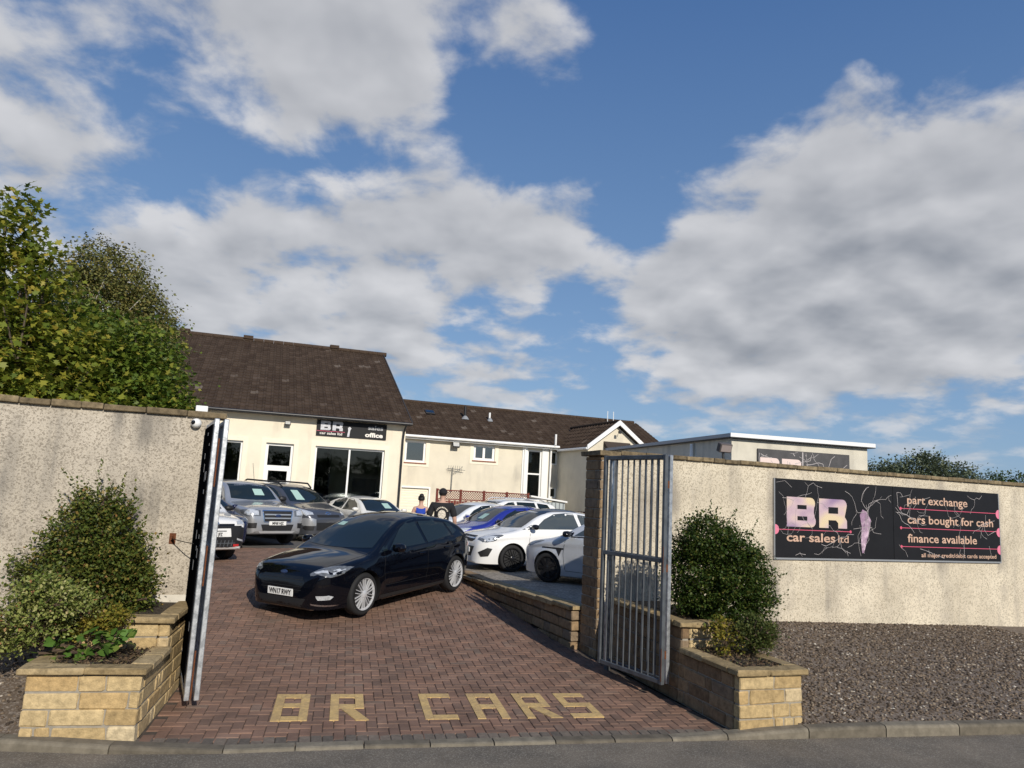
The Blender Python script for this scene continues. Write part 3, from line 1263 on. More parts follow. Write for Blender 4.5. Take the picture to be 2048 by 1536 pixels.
def block_letter(ch, w, h, t):
    """heavy rounded-corner letter outlines: (outer, holes)"""
    r = .2 * h

    def arc(cx, cz, r, a0, a1, n=6):
        return [(cx + r * math.cos(R(a0 + (a1 - a0) * i / n)), cz + r * math.sin(R(a0 + (a1 - a0) * i / n))) for i in range(n + 1)]
    if ch == 'B':
        outer = [(0, 0)] + arc(w - r, r, r, -90, 40) + [(w * .93, h * .5)] + arc(w - r - .02 * w, h - r, r, -40, 90) + [(0, h)]
        holes = [[(w * .36, h * .22), (w * .70, h * .22), (w * .70, h * .36), (w * .36, h * .36)], [(w * .36, h * .60), (w * .68, h * .60), (w * .68, h * .74), (w * .36, h * .74)]]
    else:
        outer = [(0, 0), (w * .33, 0), (w * .33, h * .27), (w * .60, h * .27), (w * .68, h * .18), (w * .68, 0), (w, 0), (w, h * .27), (w * .92, h * .40)] + arc(w - r, h - r, r, -20, 90) + [(0, h)]
        holes = [[(w * .33, h * .50), (w * .68, h * .50), (w * .68, h * .72), (w * .33, h * .72)]]
    return outer, holes


def letter_obj(name, ch, w, h, mat, parent, M, hole_mat, th=.004):
    o_, hs = block_letter(ch, w, h, 0)
    mb = MB()
    mb.prism([(a, b, 0) for a, b in o_], (0, 0, th), M=M)
    L_ = mb.build(name, mat, parent, recalc=True)
    for q in hs:
        mb = MB()
        mb.prism([(a, b, th + .0002) for a, b in q], (0, 0, .0015), M=M)
        mb.build('counter', hole_mat, L_, recalc=True)
    return L_


def ribbon(mb, pts, w, M, z=0.0):
    for i in range(len(pts) - 1):
        a, b = Vector(pts[i]), Vector(pts[i + 1])
        d = (b - a)
        if d.length < 1e-6:
            continue
        n = Vector((-d.y, d.x)).normalized()
        w0 = w * (.5 + .5 * random.random())
        w1 = w * (.5 + .5 * random.random())
        q = [a + n * w0, b + n * w1, b - n * w1, a - n * w0]
        mb.add([(p_.x, p_.y, z) for p_ in q], [(0, 3, 2, 1)], M=M)


def crack(mb, p0, ang, n, step, w, M, rg, z):
    pts = [p0]
    for i in range(n):
        ang += rg.choice((-.9, -.2, -.1, .1, .2, .9)) * rg.uniform(.6, 1.1)
        q = (pts[-1][0] + math.cos(ang) * step * rg.uniform(.5, 1.4), pts[-1][1] + math.sin(ang) * step * rg.uniform(.5, 1.4))
        pts.append(q)
    return pts


SU0, SU1, SZ0, SZ1 = 8.56, 14.0, 1.535, 2.81
sg = thing('advertising_board', 'cracked black advertising board for BR car sales on the cream wall', 'sign', (*W(SU0, 0), 0), WA)
SWm = SU1 - SU0
mid = 11.22 - SU0
pan = []
for (a, b) in ((0, mid - .004), (mid + .004, SWm)):
    pan.append(MB().chbox(a, b, -.03, -.002, SZ0, SZ1, .003).build('panel', m_board, sg, recalc=True))
MB().box(-.018, SWm + .018, -.036, .0, SZ0 - .03, SZ0 - .001).box(-.018, -.001, -.036, 0, SZ0, SZ1).box(SWm + .001, SWm + .018, -.036, 0, SZ0, SZ1).build('trim', pmat('board_trim', (.45, .46, .47), .4, .6), sg)
F = -.0305
hS = SZ1 - SZ0


def fit_text(txt, size, mat, parent, x, z, width, bold):
    t_ = text_obj('lettering', txt, size, mat, parent, UP(x, F, z), bold, 1.0)
    ws = t_ if isinstance(t_, list) else [t_]
    ext_ = max(v.co.x for o_ in ws for v in o_.data.vertices) - x
    for o_ in ws:
        for v in o_.data.vertices:
            v.co.x = x + (v.co.x - x) * width / ext_
    return ws


letter_obj('letter', 'B', .62, .485, m_br, pan[0], UP(.245, F, SZ0 + .50), m_board)
letter_obj('letter', 'R', .62, .485, m_br, pan[0], UP(.94, F, SZ0 + .50), m_board)
fit_text('car sales', .20, m_peach, pan[0], .235, SZ0 + .265, 1.06, .0035)
fit_text('ltd', .17, m_peach, pan[0], 1.345, SZ0 + .265, .25, .001)
mb = MB()
mb.box(.05, 1.64, F - .003, F, SZ0 + .445, SZ0 + .456)
mb.build('rule', m_pink, pan[0])


def disc(x, z, r, mat, parent, name='dot', y=None, half=None):
    mb = MB()
    a0, a1 = half or (0, 360)
    pts = [(r * math.cos(R(a0 + (a1 - a0) * i / 20)), r * math.sin(R(a0 + (a1 - a0) * i / 20)), 0) for i in range(21)]
    mb.prism(pts, (0, 0, .004), M=UP(x, F if y is None else y, z))
    return mb.build(name, mat, parent, recalc=True)


disc(0, SZ0 + .45, .08, m_pink2, pan[0], half=(-90, 90))
disc(1.64, SZ0 + .45, .024, m_pink, pan[0])
for (txt, z, x1) in (('part exchange', .985, 0), ('cars bought for cash', .64, 0), ('finance available', .31, 0)):
    w_ = {'part exchange': 1.58, 'cars bought for cash': 2.27, 'finance available': 1.80}[txt]
    fit_text(txt, .205, m_peach, pan[1], mid + .34, SZ0 + z, w_, .0025)
for z in (.89, .55, .225):
    MB().box(mid + .18, SWm, F - .003, F, SZ0 + z, SZ0 + z + .011).build('rule', m_pink, pan[1])
    disc(mid + .18, SZ0 + z + .005, .026, m_pink, pan[1])
    disc(SWm, SZ0 + z - .01, .085, m_pink2, pan[1], half=(90, 270))
fit_text('all major credit/debit cards accepted', .1, m_peach, pan[1], mid + .67, SZ0 + .055, 1.99, .0015)
# the faded figure in the middle of the board: a pale mauve strip of print
mb = MB()
mb.prism([(1.88, .28, 0), (1.90, .55, 0), (1.86, .74, 0), (1.93, .84, 0), (2.02, .80, 0), (2.12, .66, 0), (2.08, .50, 0), (2.0, .26, 0), (1.94, .10, 0), (1.90, .10, 0)], (0, 0, .003), M=UP(0, F, SZ0))
mb.build('faded_print', pmat('print_mauve', (.30, .19, .28), .5, var=.5, vscale=9, col2=(.55, .42, .5), mixscale=5), pan[0], recalc=True)
rg = random.Random(21)
for pi, (a, b) in enumerate(((.02, mid - .03), (mid + .03, SWm - .05))):
    mb = MB()
    nets = []
    seeds = [(rg.uniform(a, b), rg.uniform(.05, hS - .05), rg.uniform(0, 6.28)) for _ in range(15)]
    if pi == 0:
        seeds += [(2.05, .82, t_) for t_ in (0.1, .9, 1.6, 2.4, 3.4, 4.4, 5.6)] + [(1.9, .5, 4.6), (.02, .95, .0), (.02, 1.1, .1), (.9, 1.2, -1.5), (1.7, .5, .2)]
    else:
        seeds += [(a, 1.1, -.3), (a, 1.0, -.9), (a, .3, -.5), (b, .8, 2.8), (b, .6, 3.4), (.6 + a, .2, .0), (1.5 + a, .9, -.8), (2.0 + a, .5, .6)]
    for (x, z, an) in seeds:
        pts = crack(mb, (x, z), an, rg.randint(5, 9), .10, .006, None, rg, 0)
        pts = [q for q in pts if a < q[0] < b and .02 < q[1] < hS - .02]
        nets.append((pts, rg.uniform(.0016, .0048)))
        if len(pts) > 4 and rg.random() < .7:
            p2 = crack(mb, pts[3], an + rg.choice((-1.3, 1.3)), 4, .08, .004, None, rg, 0)
            nets.append(([q for q in p2 if a < q[0] < b and .02 < q[1] < hS - .02], .003))
    for pts, w_ in nets:
        if len(pts) > 1:
            ribbon(mb, pts, w_, UP(0, F - .0065, SZ0), rg.uniform(0, .001))
    tag(mb.build('crack', m_crack, pan[pi]), kind='stuff')

# ------------------------------------------------------------------ buildings
m_bw = pmat('cream_render', (.80, .72, .57), .92, var=.06, vscale=2.0, bump=.5, bscale=70, streak=((.5, .45, .36), 1.6, .3, .55, .8))
m_bw2 = pmat('cream_render_wing', (.70, .64, .51), .92, var=.08, vscale=1.5, bump=.5, bscale=70, streak=((.42, .385, .32), 1.2, .35, .5, .75))
m_band = pmat('cream_band', (.84, .77, .62), .85, var=.04, vscale=3)
m_upvc = pmat('white_upvc', (.82, .82, .80), .35)
m_gut = pmat('black_gutter', (.018, .018, .02), .4)
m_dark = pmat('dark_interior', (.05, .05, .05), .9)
m_int = pmat('interior_wall', (.14, .14, .135), .9)
m_pane = glass_mat('window_pane', (.55, .6, .58), .0)
m_tile = ramp_island('roof_tile', [(0, (.05, .034, .025)), (.35, (.06, .042, .031)), (.7, (.068, .048, .035)), (.985, (.078, .055, .041)), (1, (.17, .14, .115))], .95, var=.2, vscale=9, bump=.3, bscale=60, spec=.08)


def tile_roof(name, parent, P0, U, S, length, slope, rows, cols, mat=None, th=.028, clip=None):
    """P0 eave corner, U unit along the eave, S unit up the slope; interlocking tiles, real relief"""
    P0, U, S = Vector(P0), Vector(U).normalized(), Vector(S).normalized()
    Nn = U.cross(S)
    if Nn.z < 0:
        Nn = -Nn
    mb = MB()
    tw, tl = length / cols, slope / rows
    prof = [(0.0, .012), (.14, .0), (.58, .0), (.72, .03), (.9, .034), (.985, .012)]
    rg = random.Random(len(name) + rows)
    for r_ in range(rows):
        for c_ in range(cols):
            if clip and not clip((c_ + .5) * tw, (r_ + .5) * tl):
                continue
            j = rg.uniform(-.004, .004)
            vs = []
            for (k, e) in ((0, th), (1.06, .004)):
                for (a, h) in prof:
                    q = P0 + U * ((c_ + a) * tw) + S * ((r_ + k) * tl + j) + Nn * (h + e)
                    vs.append(q)
            for (a, h) in prof:
                vs.append(P0 + U * ((c_ + a) * tw) + S * (r_ * tl + j) + Nn * (h - .01))
            n = len(prof)
            fs = [(i, i + 1, n + i + 1, n + i) for i in range(n - 1)] + [(2 * n + i, 2 * n + i + 1, i + 1, i) for i in range(n - 1)]
            mb.add(vs, fs)
    return tag(mb.build(name, mat or m_tile, parent), kind='stuff')


def window(parent, s0, s1, z0, z1, y, bars=(), trans=(), fw=.07, frame=None, name='window', pane=None, dep=.06):
    """casement: frame child with a pane sub-part per light. faces -y"""
    mb = MB()
    mb.box(s0, s0 + fw, y - .01, y + dep, z0, z1)
    mb.box(s1 - fw, s1, y - .01, y + dep, z0, z1)
    mb.box(s0 + fw, s1 - fw, y - .009, y + dep, z1 - fw, z1)
    mb.box(s0 + fw, s1 - fw, y - .009, y + dep, z0, z0 + fw)
    xs = [s0 + fw] + list(bars) + [s1 - fw]
    for b in bars:
        mb.box(b - fw / 2, b + fw / 2, y - .008, y + dep, z0 + fw, z1 - fw)
    for t in trans:
        mb.box(s0 + fw, s1 - fw, y - .0075, y + dep, t - fw / 2, t + fw / 2)
    f = mb.build(name, frame or m_upvc, parent)
    for i in range(len(xs) - 1):
        a = xs[i] + (fw / 2 if i else 0)
        b = xs[i + 1] - (fw / 2 if i < len(xs) - 2 else 0)
        zs = [z0 + fw] + list(trans) + [z1 - fw]
        for k in range(len(zs) - 1):
            c_ = zs[k] + (fw / 2 if k else 0)
            d = zs[k + 1] - (fw / 2 if k < len(zs) - 2 else 0)
            MB().box(a, b, y + .02, y + .026, c_, d).build('pane', pane or m_pane, f)
    return f


def wall_with_holes(mb, s0, s1, z0, z1, y0, y1, holes, mi=0):
    """rectangular wall (x along s, thickness y0..y1) cut by rectangular holes"""
    xs = sorted({s0, s1, *[h[0] for h in holes], *[h[1] for h in holes]})
    zs = sorted({z0, z1, *[h[2] for h in holes], *[h[3] for h in holes]})
    for i in range(len(xs) - 1):
        k = 0
        while k < len(zs) - 1:
            cx, cz = (xs[i] + xs[i + 1]) / 2, (zs[k] + zs[k + 1]) / 2
            if any(h[0] < cx < h[1] and h[2] < cz < h[3] for h in holes):
                k += 1
                continue
            k2 = k
            while k2 + 1 < len(zs) - 1:
                cz2 = (zs[k2 + 1] + zs[k2 + 2]) / 2
                if any(h[0] < cx < h[1] and h[2] < cz2 < h[3] for h in holes):
                    break
                k2 += 1
            mb.box(xs[i], xs[i + 1], y0, y1, zs[k], zs[k2 + 1], mi)
            k = k2 + 1


# --- sales office
BS = 1.06          # both buildings measured on a base line six per cent short
OA = R(19)
of = thing('sales_office', 'cream single storey sales office with brown tiled roof and large black windows', 'building', (-3.9 * BS, 27.3 * BS, 2.35 * (1 - BS)), OA)
of.scale = (BS, BS, BS)
holes = [(-12.5, -11.5, .9, 3.65), (-9.4, -8.4, .9, 3.65), (-7.4, -5.69, 1.0, 3.65), (-4.92, -3.98, .55, 3.65), (-3.23, -.73, .85, 3.65)]
mb = MB()
wall_with_holes(mb, -14, 0, .4, 4.72, 0, .3, holes)
mb.box(-14, 0, .3, 14, .4, .45)
mb.build('front_wall', m_bw, of)
mb = MB()
mb.prism([(-.3, .3, .4), (-.3, 15.6, .4), (-.3, 15.6, 4.62), (-.3, 8.0, 8.55), (-.3, .3, 4.72)], (.3, 0, 0))
mb.build('gable_wall', m_bw, of, recalc=True)
MB().box(-14, -.3, 5.5, 5.6, .45, 4.5).build('interior_wall', m_int, of)
MB().box(-14, -.3, .3, 5.5, 4.3, 4.4).build('ceiling', m_dark, of)
MB().box(-14, -13.9, .3, 14, .4, 4.6).build('gable_wall', m_bw, of)
MB().box(-14, -.3, .3, 5.5, .46, .5).build('floor', m_dark, of)
for (a, b, c_, d) in holes:
    w_ = .16
    mb = MB()
    mb.box(a - w_, a, -.022, .0, c_, d + w_).box(b, b + w_, -.022, 0, c_, d + w_).box(a, b, -.021, 0, d, d + w_)
    mb.build('window_surround', m_band, of)
window(of, -12.5, -11.5, .9, 3.65, .1)
window(of, -9.4, -8.4, .9, 3.65, .1)
window(of, -7.4, -5.69, 1.0, 3.65, .1, bars=(-6.55,))
dr = window(of, -4.92, -3.98, .55, 3.65, .1, trans=(2.82,), fw=.09, name='door')
MB().box(-4.83, -4.77, .07, .16, .64, 2.77).box(-4.13, -4.07, .07, .16, .64, 2.77).box(-4.77, -4.13, .071, .16, 2.68, 2.77).build('door_stile', m_upvc, dr)
window(of, -3.23, -.73, .85, 3.65, .1, bars=(-2.0,), fw=.065)
# inside: the counter sign and a pale desk unit
MB().box(-3.3, -1.7, 4.9, 4.96, 2.05, 2.75).build('inner_sign', m_board, of)
text_obj('lettering', 'office', .52, pmat('print_dim', (.5, .5, .5), .6), of, UP(-3.25, 4.89, 2.22), .012, 1.25)
MB().chbox(-3.2, -1.9, 3.6, 4.2, .5, 1.6, .02).build('desk', m_int, of, recalc=True)
MB().box(-1.45, -.5, 3.0, 3.1, .5, 2.6).build('partition', m_dark, of)
# fascia sign
s = MB().chbox(-3.26, -.73, -.05, -.002, 4.025, 4.60, .006).build('fascia_sign', m_board, of, recalc=True)
F2 = -.0505
m_sil = pmat('print_silver', (.55, .55, .58), .4, var=.3, vscale=8)
letter_obj('letter', 'B', .36, .33, m_sil, s, UP(-3.12, F2, 4.24), m_board)
letter_obj('letter', 'R', .37, .33, m_sil, s, UP(-2.70, F2, 4.24), m_board)
MB().box(-3.26, -2.25, F2 - .002, F2, 4.195, 4.21).build('rule', m_pink, s)
text_obj('lettering', 'car sales ltd', .13, m_offw, s, UP(-3.14, F2, 4.085), .002, 1.3)
text_obj('lettering', 'sales', .22, pmat('print_grey', (.36, .36, .37), .5), s, UP(-.86, F2, 4.37), .006, 1.35, align='RIGHT')
text_obj('lettering', 'office', .22, m_offw, s, UP(-.86, F2, 4.10), .009, 1.35, align='RIGHT')
MB().prism([(-2.16, 4.05, 0), (-2.08, 4.05, 0), (-2.06, 4.3, 0), (-2.02, 4.36, 0), (-2.08, 4.42, 0), (-2.15, 4.38, 0), (-2.13, 4.28, 0)], (0, 0, .002), M=UP(0, F2, 0)).build('faded_print', m_sil, s, recalc=True)
# roof
v0, zr0, vr, zr = -.32, 4.74, 8.1, 8.68
sl = math.hypot(vr - v0, zr - zr0)
Sd = (0, (vr - v0) / sl, (zr - zr0) / sl)
mb = MB()
for (a, b) in ((0, -.02),):
    mb.prism([(.1, v0 + .02, zr0 - .05), (.1, vr, zr - .05), (.1, 2 * vr - v0, zr0 - .05), (.1, 2 * vr - v0, zr0 - .14), (.1, vr, zr - .16), (.1, v0 + .02, zr0 - .14)], (-14.3, 0, 0))
roof = mb.build('roof', pmat('roof_deck', (.05, .037, .03), .9), of, recalc=True)
tile_roof('roof_tiles', roof, (-14.2, v0, zr0 - .04), (1, 0, 0), Sd, 14.35, sl, 26, 52)
x = -14.2
while x < .1:
    MB().tube([(x, vr, zr + .02), (x + .43, vr, zr + .02)], .11, 10).build('ridge_tile', MATS['roof_tile'], roof, smooth=True)
    x += .44
for x in (-9.0, -6.3, -2.4):
    MB().box(x, x + .42, vr - .16, vr + .16, zr + .05, zr + .2).build('ridge_vent', MATS['roof_tile'], roof)
# verge, gutter, soffit, downpipe
mb = MB()
mb.prism([(.13, v0 - .02, zr0 - .1), (.13, vr, zr - .1), (.13, vr, zr + .06), (.13, v0 - .02, zr0 + .02)], (.05, 0, 0))
mb.build('verge', pmat('verge_dark', (.035, .03, .028), .8), of, recalc=True)
MB().box(-14.2, .12, v0 + .03, 0, 4.635, 4.66).build('soffit', m_band, of)
mb = MB()
mb.tube([(-14.2, v0 - .05, 4.665), (.16, v0 - .05, 4.665)], .06, 10)
mb.build('gutter', m_gut, of, smooth=True)
MB().tube([(-.06, v0 - .05, 4.62), (-.08, -.1, 4.4), (-.1, -.08, 4.1), (-.1, -.08, .5)], .038, 10).build('downpipe', m_gut, of, smooth=True)


def floodlight(parent, x, y, z, s=.2, name='floodlight'):
    M = Matrix.Translation((x, y, z)) @ Matrix.Rotation(R(-25), 4, 'X')
    h = MB().chbox(-s * .6, s * .6, -s * .35, s * .1, -s * .45, s * .45, s * .08, M=M).build(name, m_gut, parent, recalc=True)
    MB().box(-s * .48, s * .48, -s * .37, -s * .352, -s * .34, s * .34, M=M).build('lens', pmat('lamp_glass', (.5, .5, .48), .15), h)
    MB().box(-s * .15, s * .15, -s * .05, s * .75, -s * .1, s * .05, M=Matrix.Translation((x, y, z))).build('bracket', m_gut, h)
    return h


floodlight(of, -4.27, -.14, 4.36, .17, 'wall_light')

# --- wing building behind
WNA = R(21)
wg = thing('house_wing', 'long cream two storey wing with shallow brown tiled roof and gabled bay', 'building', (-4.5 * BS, 31.3 * BS, 2.35 * (1 - BS)), WNA)
wg.scale = (BS, BS, BS)
h2 = [(.05, .97, 3.42, 4.36), (3.16, 4.17, 3.69, 4.4), (-.04, 1.22, .5, 2.32), (5.76, 6.48, 2.0, 4.33), (6.85, 7.27, 3.72, 4.33), (6.9, 7.28, 2.2, 2.68)]
mb = MB()
wall_with_holes(mb, -3, 13.3, .3, 4.55, 0, .3, h2)
mb.build('front_wall', m_bw2, wg)
MB().box(-3, 13.3, 1.4, 1.5, .3, 4.5).build('interior_wall', m_dark, wg)
mb = MB()
mb.prism([(13.0, .3, .3), (13.0, 7, .3), (13.0, 7, 4.55), (13.0, 3.5, 6.3), (13.0, .3, 4.55)], (.3, 0, 0))
mb.build('gable_wall', m_bw2, wg, recalc=True)
for (a, b, c_, d) in (h2[0], h2[1]):
    w_ = .17
    mb = MB()
    mb.box(a - w_, a, -.02, 0, c_ - w_, d).box(b, b + w_, -.02, 0, c_ - w_, d).box(a, b, -.019, 0, c_ - w_, c_)
    mb.build('window_surround', m_band, wg)
m_pane2 = glass_mat('window_pane_pale', (.5, .55, .55), .12)
window(wg, *h2[0], .06, fw=.09, pane=m_pane2)
window(wg, *h2[1], .06, bars=(3.66,), fw=.11, pane=m_pane2)
window(wg, *h2[3], .04, trans=(3.24,), fw=.07, name='stair_window')
window(wg, *h2[4], .06, fw=.06)
window(wg, *h2[5], .06, fw=.06)
m_sill = pmat('sill_red', (.3, .12, .08), .8)
MB().box(-.02, 1.02, -.06, .02, 3.37, 3.415).build('sill', m_sill, wg)
MB().box(3.1, 4.23, -.06, .02, 3.64, 3.685).build('sill', m_sill, wg)
# panel beside the tall window
MB().box(5.5, 5.755, -.05, .0, 1.9, 4.5).build('trim_panel', m_upvc, wg)
MB().box(6.485, 6.80, -.05, .0, 1.9, 4.5).build('trim_panel', m_upvc, wg)
# garage shutter
gd = MB().box(-.04, 1.22, .10, .14, .5, 2.32).build('garage_door', m_upvc, wg)
mb = MB()
for k in range(16):
    z = .52 + k * .112
    mb.box(.0, 1.18, .075, .0995, z, z + .085)
tag(mb.build('slats', m_band, gd), kind='stuff')
MB().box(-.1, -.045, -.02, .1, .5, 2.4).box(1.225, 1.29, -.02, .1, .5, 2.4).box(-.045, 1.225, -.021, .1, 2.325, 2.4).build('garage_frame', m_upvc, wg)
# roof
v0, zr0, vr, zr = -.3, 4.60, 3.5, 6.44
sl = math.hypot(vr - v0, zr - zr0)
mb = MB()
mb.prism([(-3, v0 + .02, zr0 - .05), (-3, vr, zr - .05), (-3, 2 * vr - v0, zr0 - .05), (-3, 2 * vr - v0, zr0 - .13), (-3, vr, zr - .15), (-3, v0 + .02, zr0 - .13)], (16.5, 0, 0))
roof2 = mb.build('roof', MATS['roof_deck'], wg, recalc=True)
tile_roof('roof_tiles', roof2, (-3, v0, zr0 - .04), (1, 0, 0), (0, (vr - v0) / sl, (zr - zr0) / sl), 16.55, sl, 14, 60)
x = -2.9
while x < 13.3:
    MB().tube([(x, vr, zr + .01), (x + .43, vr, zr + .01)], .09, 8).build('ridge_tile', MATS['roof_tile'], roof2, smooth=True)
    x += .44
mb = MB()
mb.tube([(-.1, v0 - .04, 4.53), (7.2, v0 - .04, 4.53)], .06, 10)
mb.build('gutter', m_upvc, wg, smooth=True)
MB().box(-3, 7.2, v0 + .03, 0, 4.42, 4.46).build('soffit', m_upvc, wg)


def on_roof(s_, z_):
    return v0 + (z_ - zr0) / (zr - zr0) * (vr - v0)


MB().tube([(3.3, on_roof(0, 5.75), 5.6), (3.3, on_roof(0, 5.75), 6.3)], .06, 10).build('vent_pipe', m_gut, roof2, smooth=True)
MB().tube([(4.55, on_roof(0, 5.75), 5.6), (4.55, on_roof(0, 5.75), 6.1)], .05, 10).build('vent_pipe', m_upvc, roof2, smooth=True)
MB().lathe([(.2, 5.62), (.12, 5.74), (.06, 5.8)], 14, M=Matrix.Translation((3.3, on_roof(0, 5.72), .04))).build('flashing', pmat('lead', (.25, .26, .27), .6), roof2, smooth=True)
MB().lathe([(.18, 5.62), (.1, 5.74), (.05, 5.8)], 14, M=Matrix.Translation((4.55, on_roof(0, 5.72), .04))).build('flashing', MATS['lead'], roof2, smooth=True)
Mv = Matrix.Translation((1.62, on_roof(0, 5.85), 5.86)) @ Matrix.Rotation(math.atan2(zr - zr0, vr - v0), 4, 'X')
rl = MB().chbox(-.22, .22, -.2, .2, -.02, .07, .01, M=Mv).build('roof_light', m_gut, roof2, recalc=True)
MB().box(-.17, .17, -.15, .15, .071, .076, M=Mv).build('pane', m_pane2, rl)
MB().tube([(5.6, -.1, 4.5), (5.6, -.07, 4.3), (5.6, -.07, .5)], .035, 8).build('downpipe', m_upvc, wg, smooth=True)
MB().tube([(6.9, -.08, 1.9), (6.9, -.08, 4.4), (6.95, -.45, 4.62), (6.95, -.45, 5.1)], .05, 10).build('soil_pipe', m_upvc, wg, smooth=True)
floodlight(wg, 2.25, -.2, 4.27, .28, 'wall_light')
# TV aerial fixed to the wall
ae = MB().tube([(2.2, -.08, 2.2), (2.2, -.12, 3.3)], .016, 6).build('aerial', m_galv_g, wg)
mb = MB()
mb.tube([(1.95, -.12, 3.25), (2.75, -.2, 3.2)], .011, 5)
for k in range(7):
    x = 2.0 + k * .1
    mb.tube([(x, -.12, 3.08), (x, -.2, 3.38)], .007, 5)
mb.tube([(2.2, -.12, 3.0), (2.6, -.3, 3.35)], .008, 5)
mb.build('aerial_elements', m_galv_g, ae)
# bay
bx0, bx1, bv = 7.3, 10.1, -3.0
mb = MB()
mb.box(bx0, bx0 + .25, bv + .25, 0, .3, 4.42)
mb.prism([(bx0, bv, .3), (bx1, bv, .3), (bx1, bv, 4.42), ((bx0 + bx1) / 2, bv, 5.45), (bx0, bv, 4.42)], (0, .25, 0))
mb.box(bx1 - .25, bx1, bv + .25, 0, .3, 4.42)
mb.build('bay_wall', m_bw2, wg, recalc=True)
ax, az = (bx0 + bx1) / 2, 5.62
for sgn, e in ((1, bx0 - .12), (-1, bx1 + .12)):
    S_ = Vector((ax - e, 0, az - 4.42))
    sl_ = S_.length
    mb = MB()
    back = 1.35
    q = [(e, bv - .18, 4.40), (ax, bv - .18, az - .03), (ax, back + .6, az - .03), (e, .1, 4.40)]
    mb.prism(q, (0, 0, -.08))
    dk = mb.build('bay_roof', MATS['roof_deck'], wg, recalc=True)
    tile_roof('roof_tiles', dk, (e, bv - .2, 4.42), (0, 1, 0), S_, 4.4, sl_, 6, 16, clip=lambda a, b, s=sl_: a < 3.15 + b / s * 1.5)
    mb = MB()
    mb.prism([(e - .03 * sgn, bv - .26, 4.32), (e - .03 * sgn, bv - .26, 4.52), (ax, bv - .26, az + .08), (ax, bv - .26, az - .14)], (0, .05, 0))
    mb.build('bargeboard', m_upvc, wg, recalc=True)
MB().tube([(ax, bv - .2, az + .04), (ax, 1.6, az + .04)], .07, 8).build('ridge_tile', MATS['roof_tile'], wg, smooth=True)
mb = MB()
mb.tube([(bx0 - .14, bv - .2, 4.38), (bx0 - .14, -.25, 4.38)], .055, 8)
mb.build('bay_gutter', m_upvc, wg, smooth=True)
MB().tube([(bx0 + .12, bv - .05, 4.3), (bx0 + .12, bv - .05, .5)], .035, 8).build('downpipe', m_upvc, wg, smooth=True)
# little tiled canopy on the bay front
mb = MB()
mb.prism([(bx0 + .75, bv, 4.75), (bx0 + .75, bv - .45, 4.40), (bx0 + .75, bv - .45, 4.34), (bx0 + .75, bv, 4.5)], (1.3, 0, 0))
mb.build('canopy', MATS['roof_deck'], wg, recalc=True)
ae2 = MB().tube([(ax + .05, bv - .1, 5.15), (ax + .05, bv - .35, 5.18)], .015, 5).build('aerial', m_gut, wg)
MB().chbox(ax - .12, ax + .0, bv - .4, bv - .3, 5.1, 5.22, .01).build('lamp', m_gut, ae2, recalc=True)
for dx in (0, .35):
    MB().tube([(11.6 + dx, 3.2, 6.3), (11.6 + dx, 3.2, 6.9)], .02, 5).build('vent_pipe', m_upvc, roof2)

# --- flat-roofed showroom behind the right wall
FA = R(14)
fb = thing('flat_roof_block', 'pale flat roofed block with white fascia rising behind the right wall', 'building', (6.17, 20, 0), FA)
m_fb = pmat('grey_render', (.62, .58, .48), .92, var=.1, vscale=3, bump=.4, bscale=60, streak=((.33, .31, .27), 3.0, .25, .48, .72))
MB().box(0, 4.42, .05, 9, .4, 4.15).build('wall', m_fb, fb)
mb = MB()
mb.box(-.12, 4.58, -.1, 9.15, 4.155, 4.179)
mb.build('roof', m_gut, fb)
MB().box(-.12, 4.58, -.105, -.06, 4.18, 4.29).box(4.54, 4.585, -.06, 9.1, 4.18, 4.29).build('fascia', m_upvc, fb)
MB().box(-.125, -.08, -.06, 9.1, 4.18, 4.28).build('fascia', pmat('grey_felt', (.42, .43, .43), .7), fb)
MB().tube([(-.06, 2.2, 4.1), (-.06, 2.2, .5)], .06, 10).build('downpipe', m_upvc, fb, smooth=True)
bs_ = MB().chbox(.79, 3.77, .0, .045, 2.9, 3.92, .004).build('sign_panel', pmat('board_grey', (.06, .058, .06), .55, var=.3, vscale=4), fb, recalc=True)
letter_obj('letter', 'B', .62, .60, pmat('print_pale_pink', (.75, .6, .55), .5), bs_, UP(.86, -.0005, 3.08), MATS['board_grey'])
letter_obj('letter', 'R', .62, .60, MATS['print_pale_pink'], bs_, UP(1.55, -.0005, 3.08), MATS['board_grey'])
mb = MB()
rg = random.Random(31)
for k in range(26):
    p0 = (rg.uniform(.8, 3.7), rg.uniform(3.2, 3.9))
    pts = [q for q in crack(mb, p0, rg.uniform(0, 6.28), 6, .12, .01, None, rg, 0) if .8 < q[0] < 3.75 and 2.95 < q[1] < 3.91]
    if len(pts) > 1:
        ribbon(mb, pts, rg.uniform(.006, .015), UP(0, -.007, 0), 0)
tag(mb.build('crack', m_crack, bs_), kind='stuff')
MB().box(2.2, 2.24, -.004, -.001, 2.95, 3.9).build('rule', m_crack, bs_)

# floodlight standing on the right wall
fl = thing('floodlight', 'grey floodlight on a short bracket above the right wall coping', 'lamp', (*W(7.78, .30), 0), WA)
MB().tube([(0, 0, 2.7), (0, 0, 3.22)], .02, 8).build('post', m_gut, fl)
MB().box(-.03, .03, -.07, .02, 2.75, 2.85).build('bracket', m_gut, fl)
M = Matrix.Translation((0, -.03, 3.26)) @ Matrix.Rotation(R(20), 4, 'X')
h = MB().chbox(-.12, .12, -.05, .05, -.075, .075, .012, M=M).build('lamp_body', pmat('lamp_brown', (.09, .075, .07), .5), fl, recalc=True)
MB().box(-.1, .1, -.053, -.0505, -.055, .055, M=M).build('lens', pmat('lamp_glass2', (.3, .25, .24), .12), h)

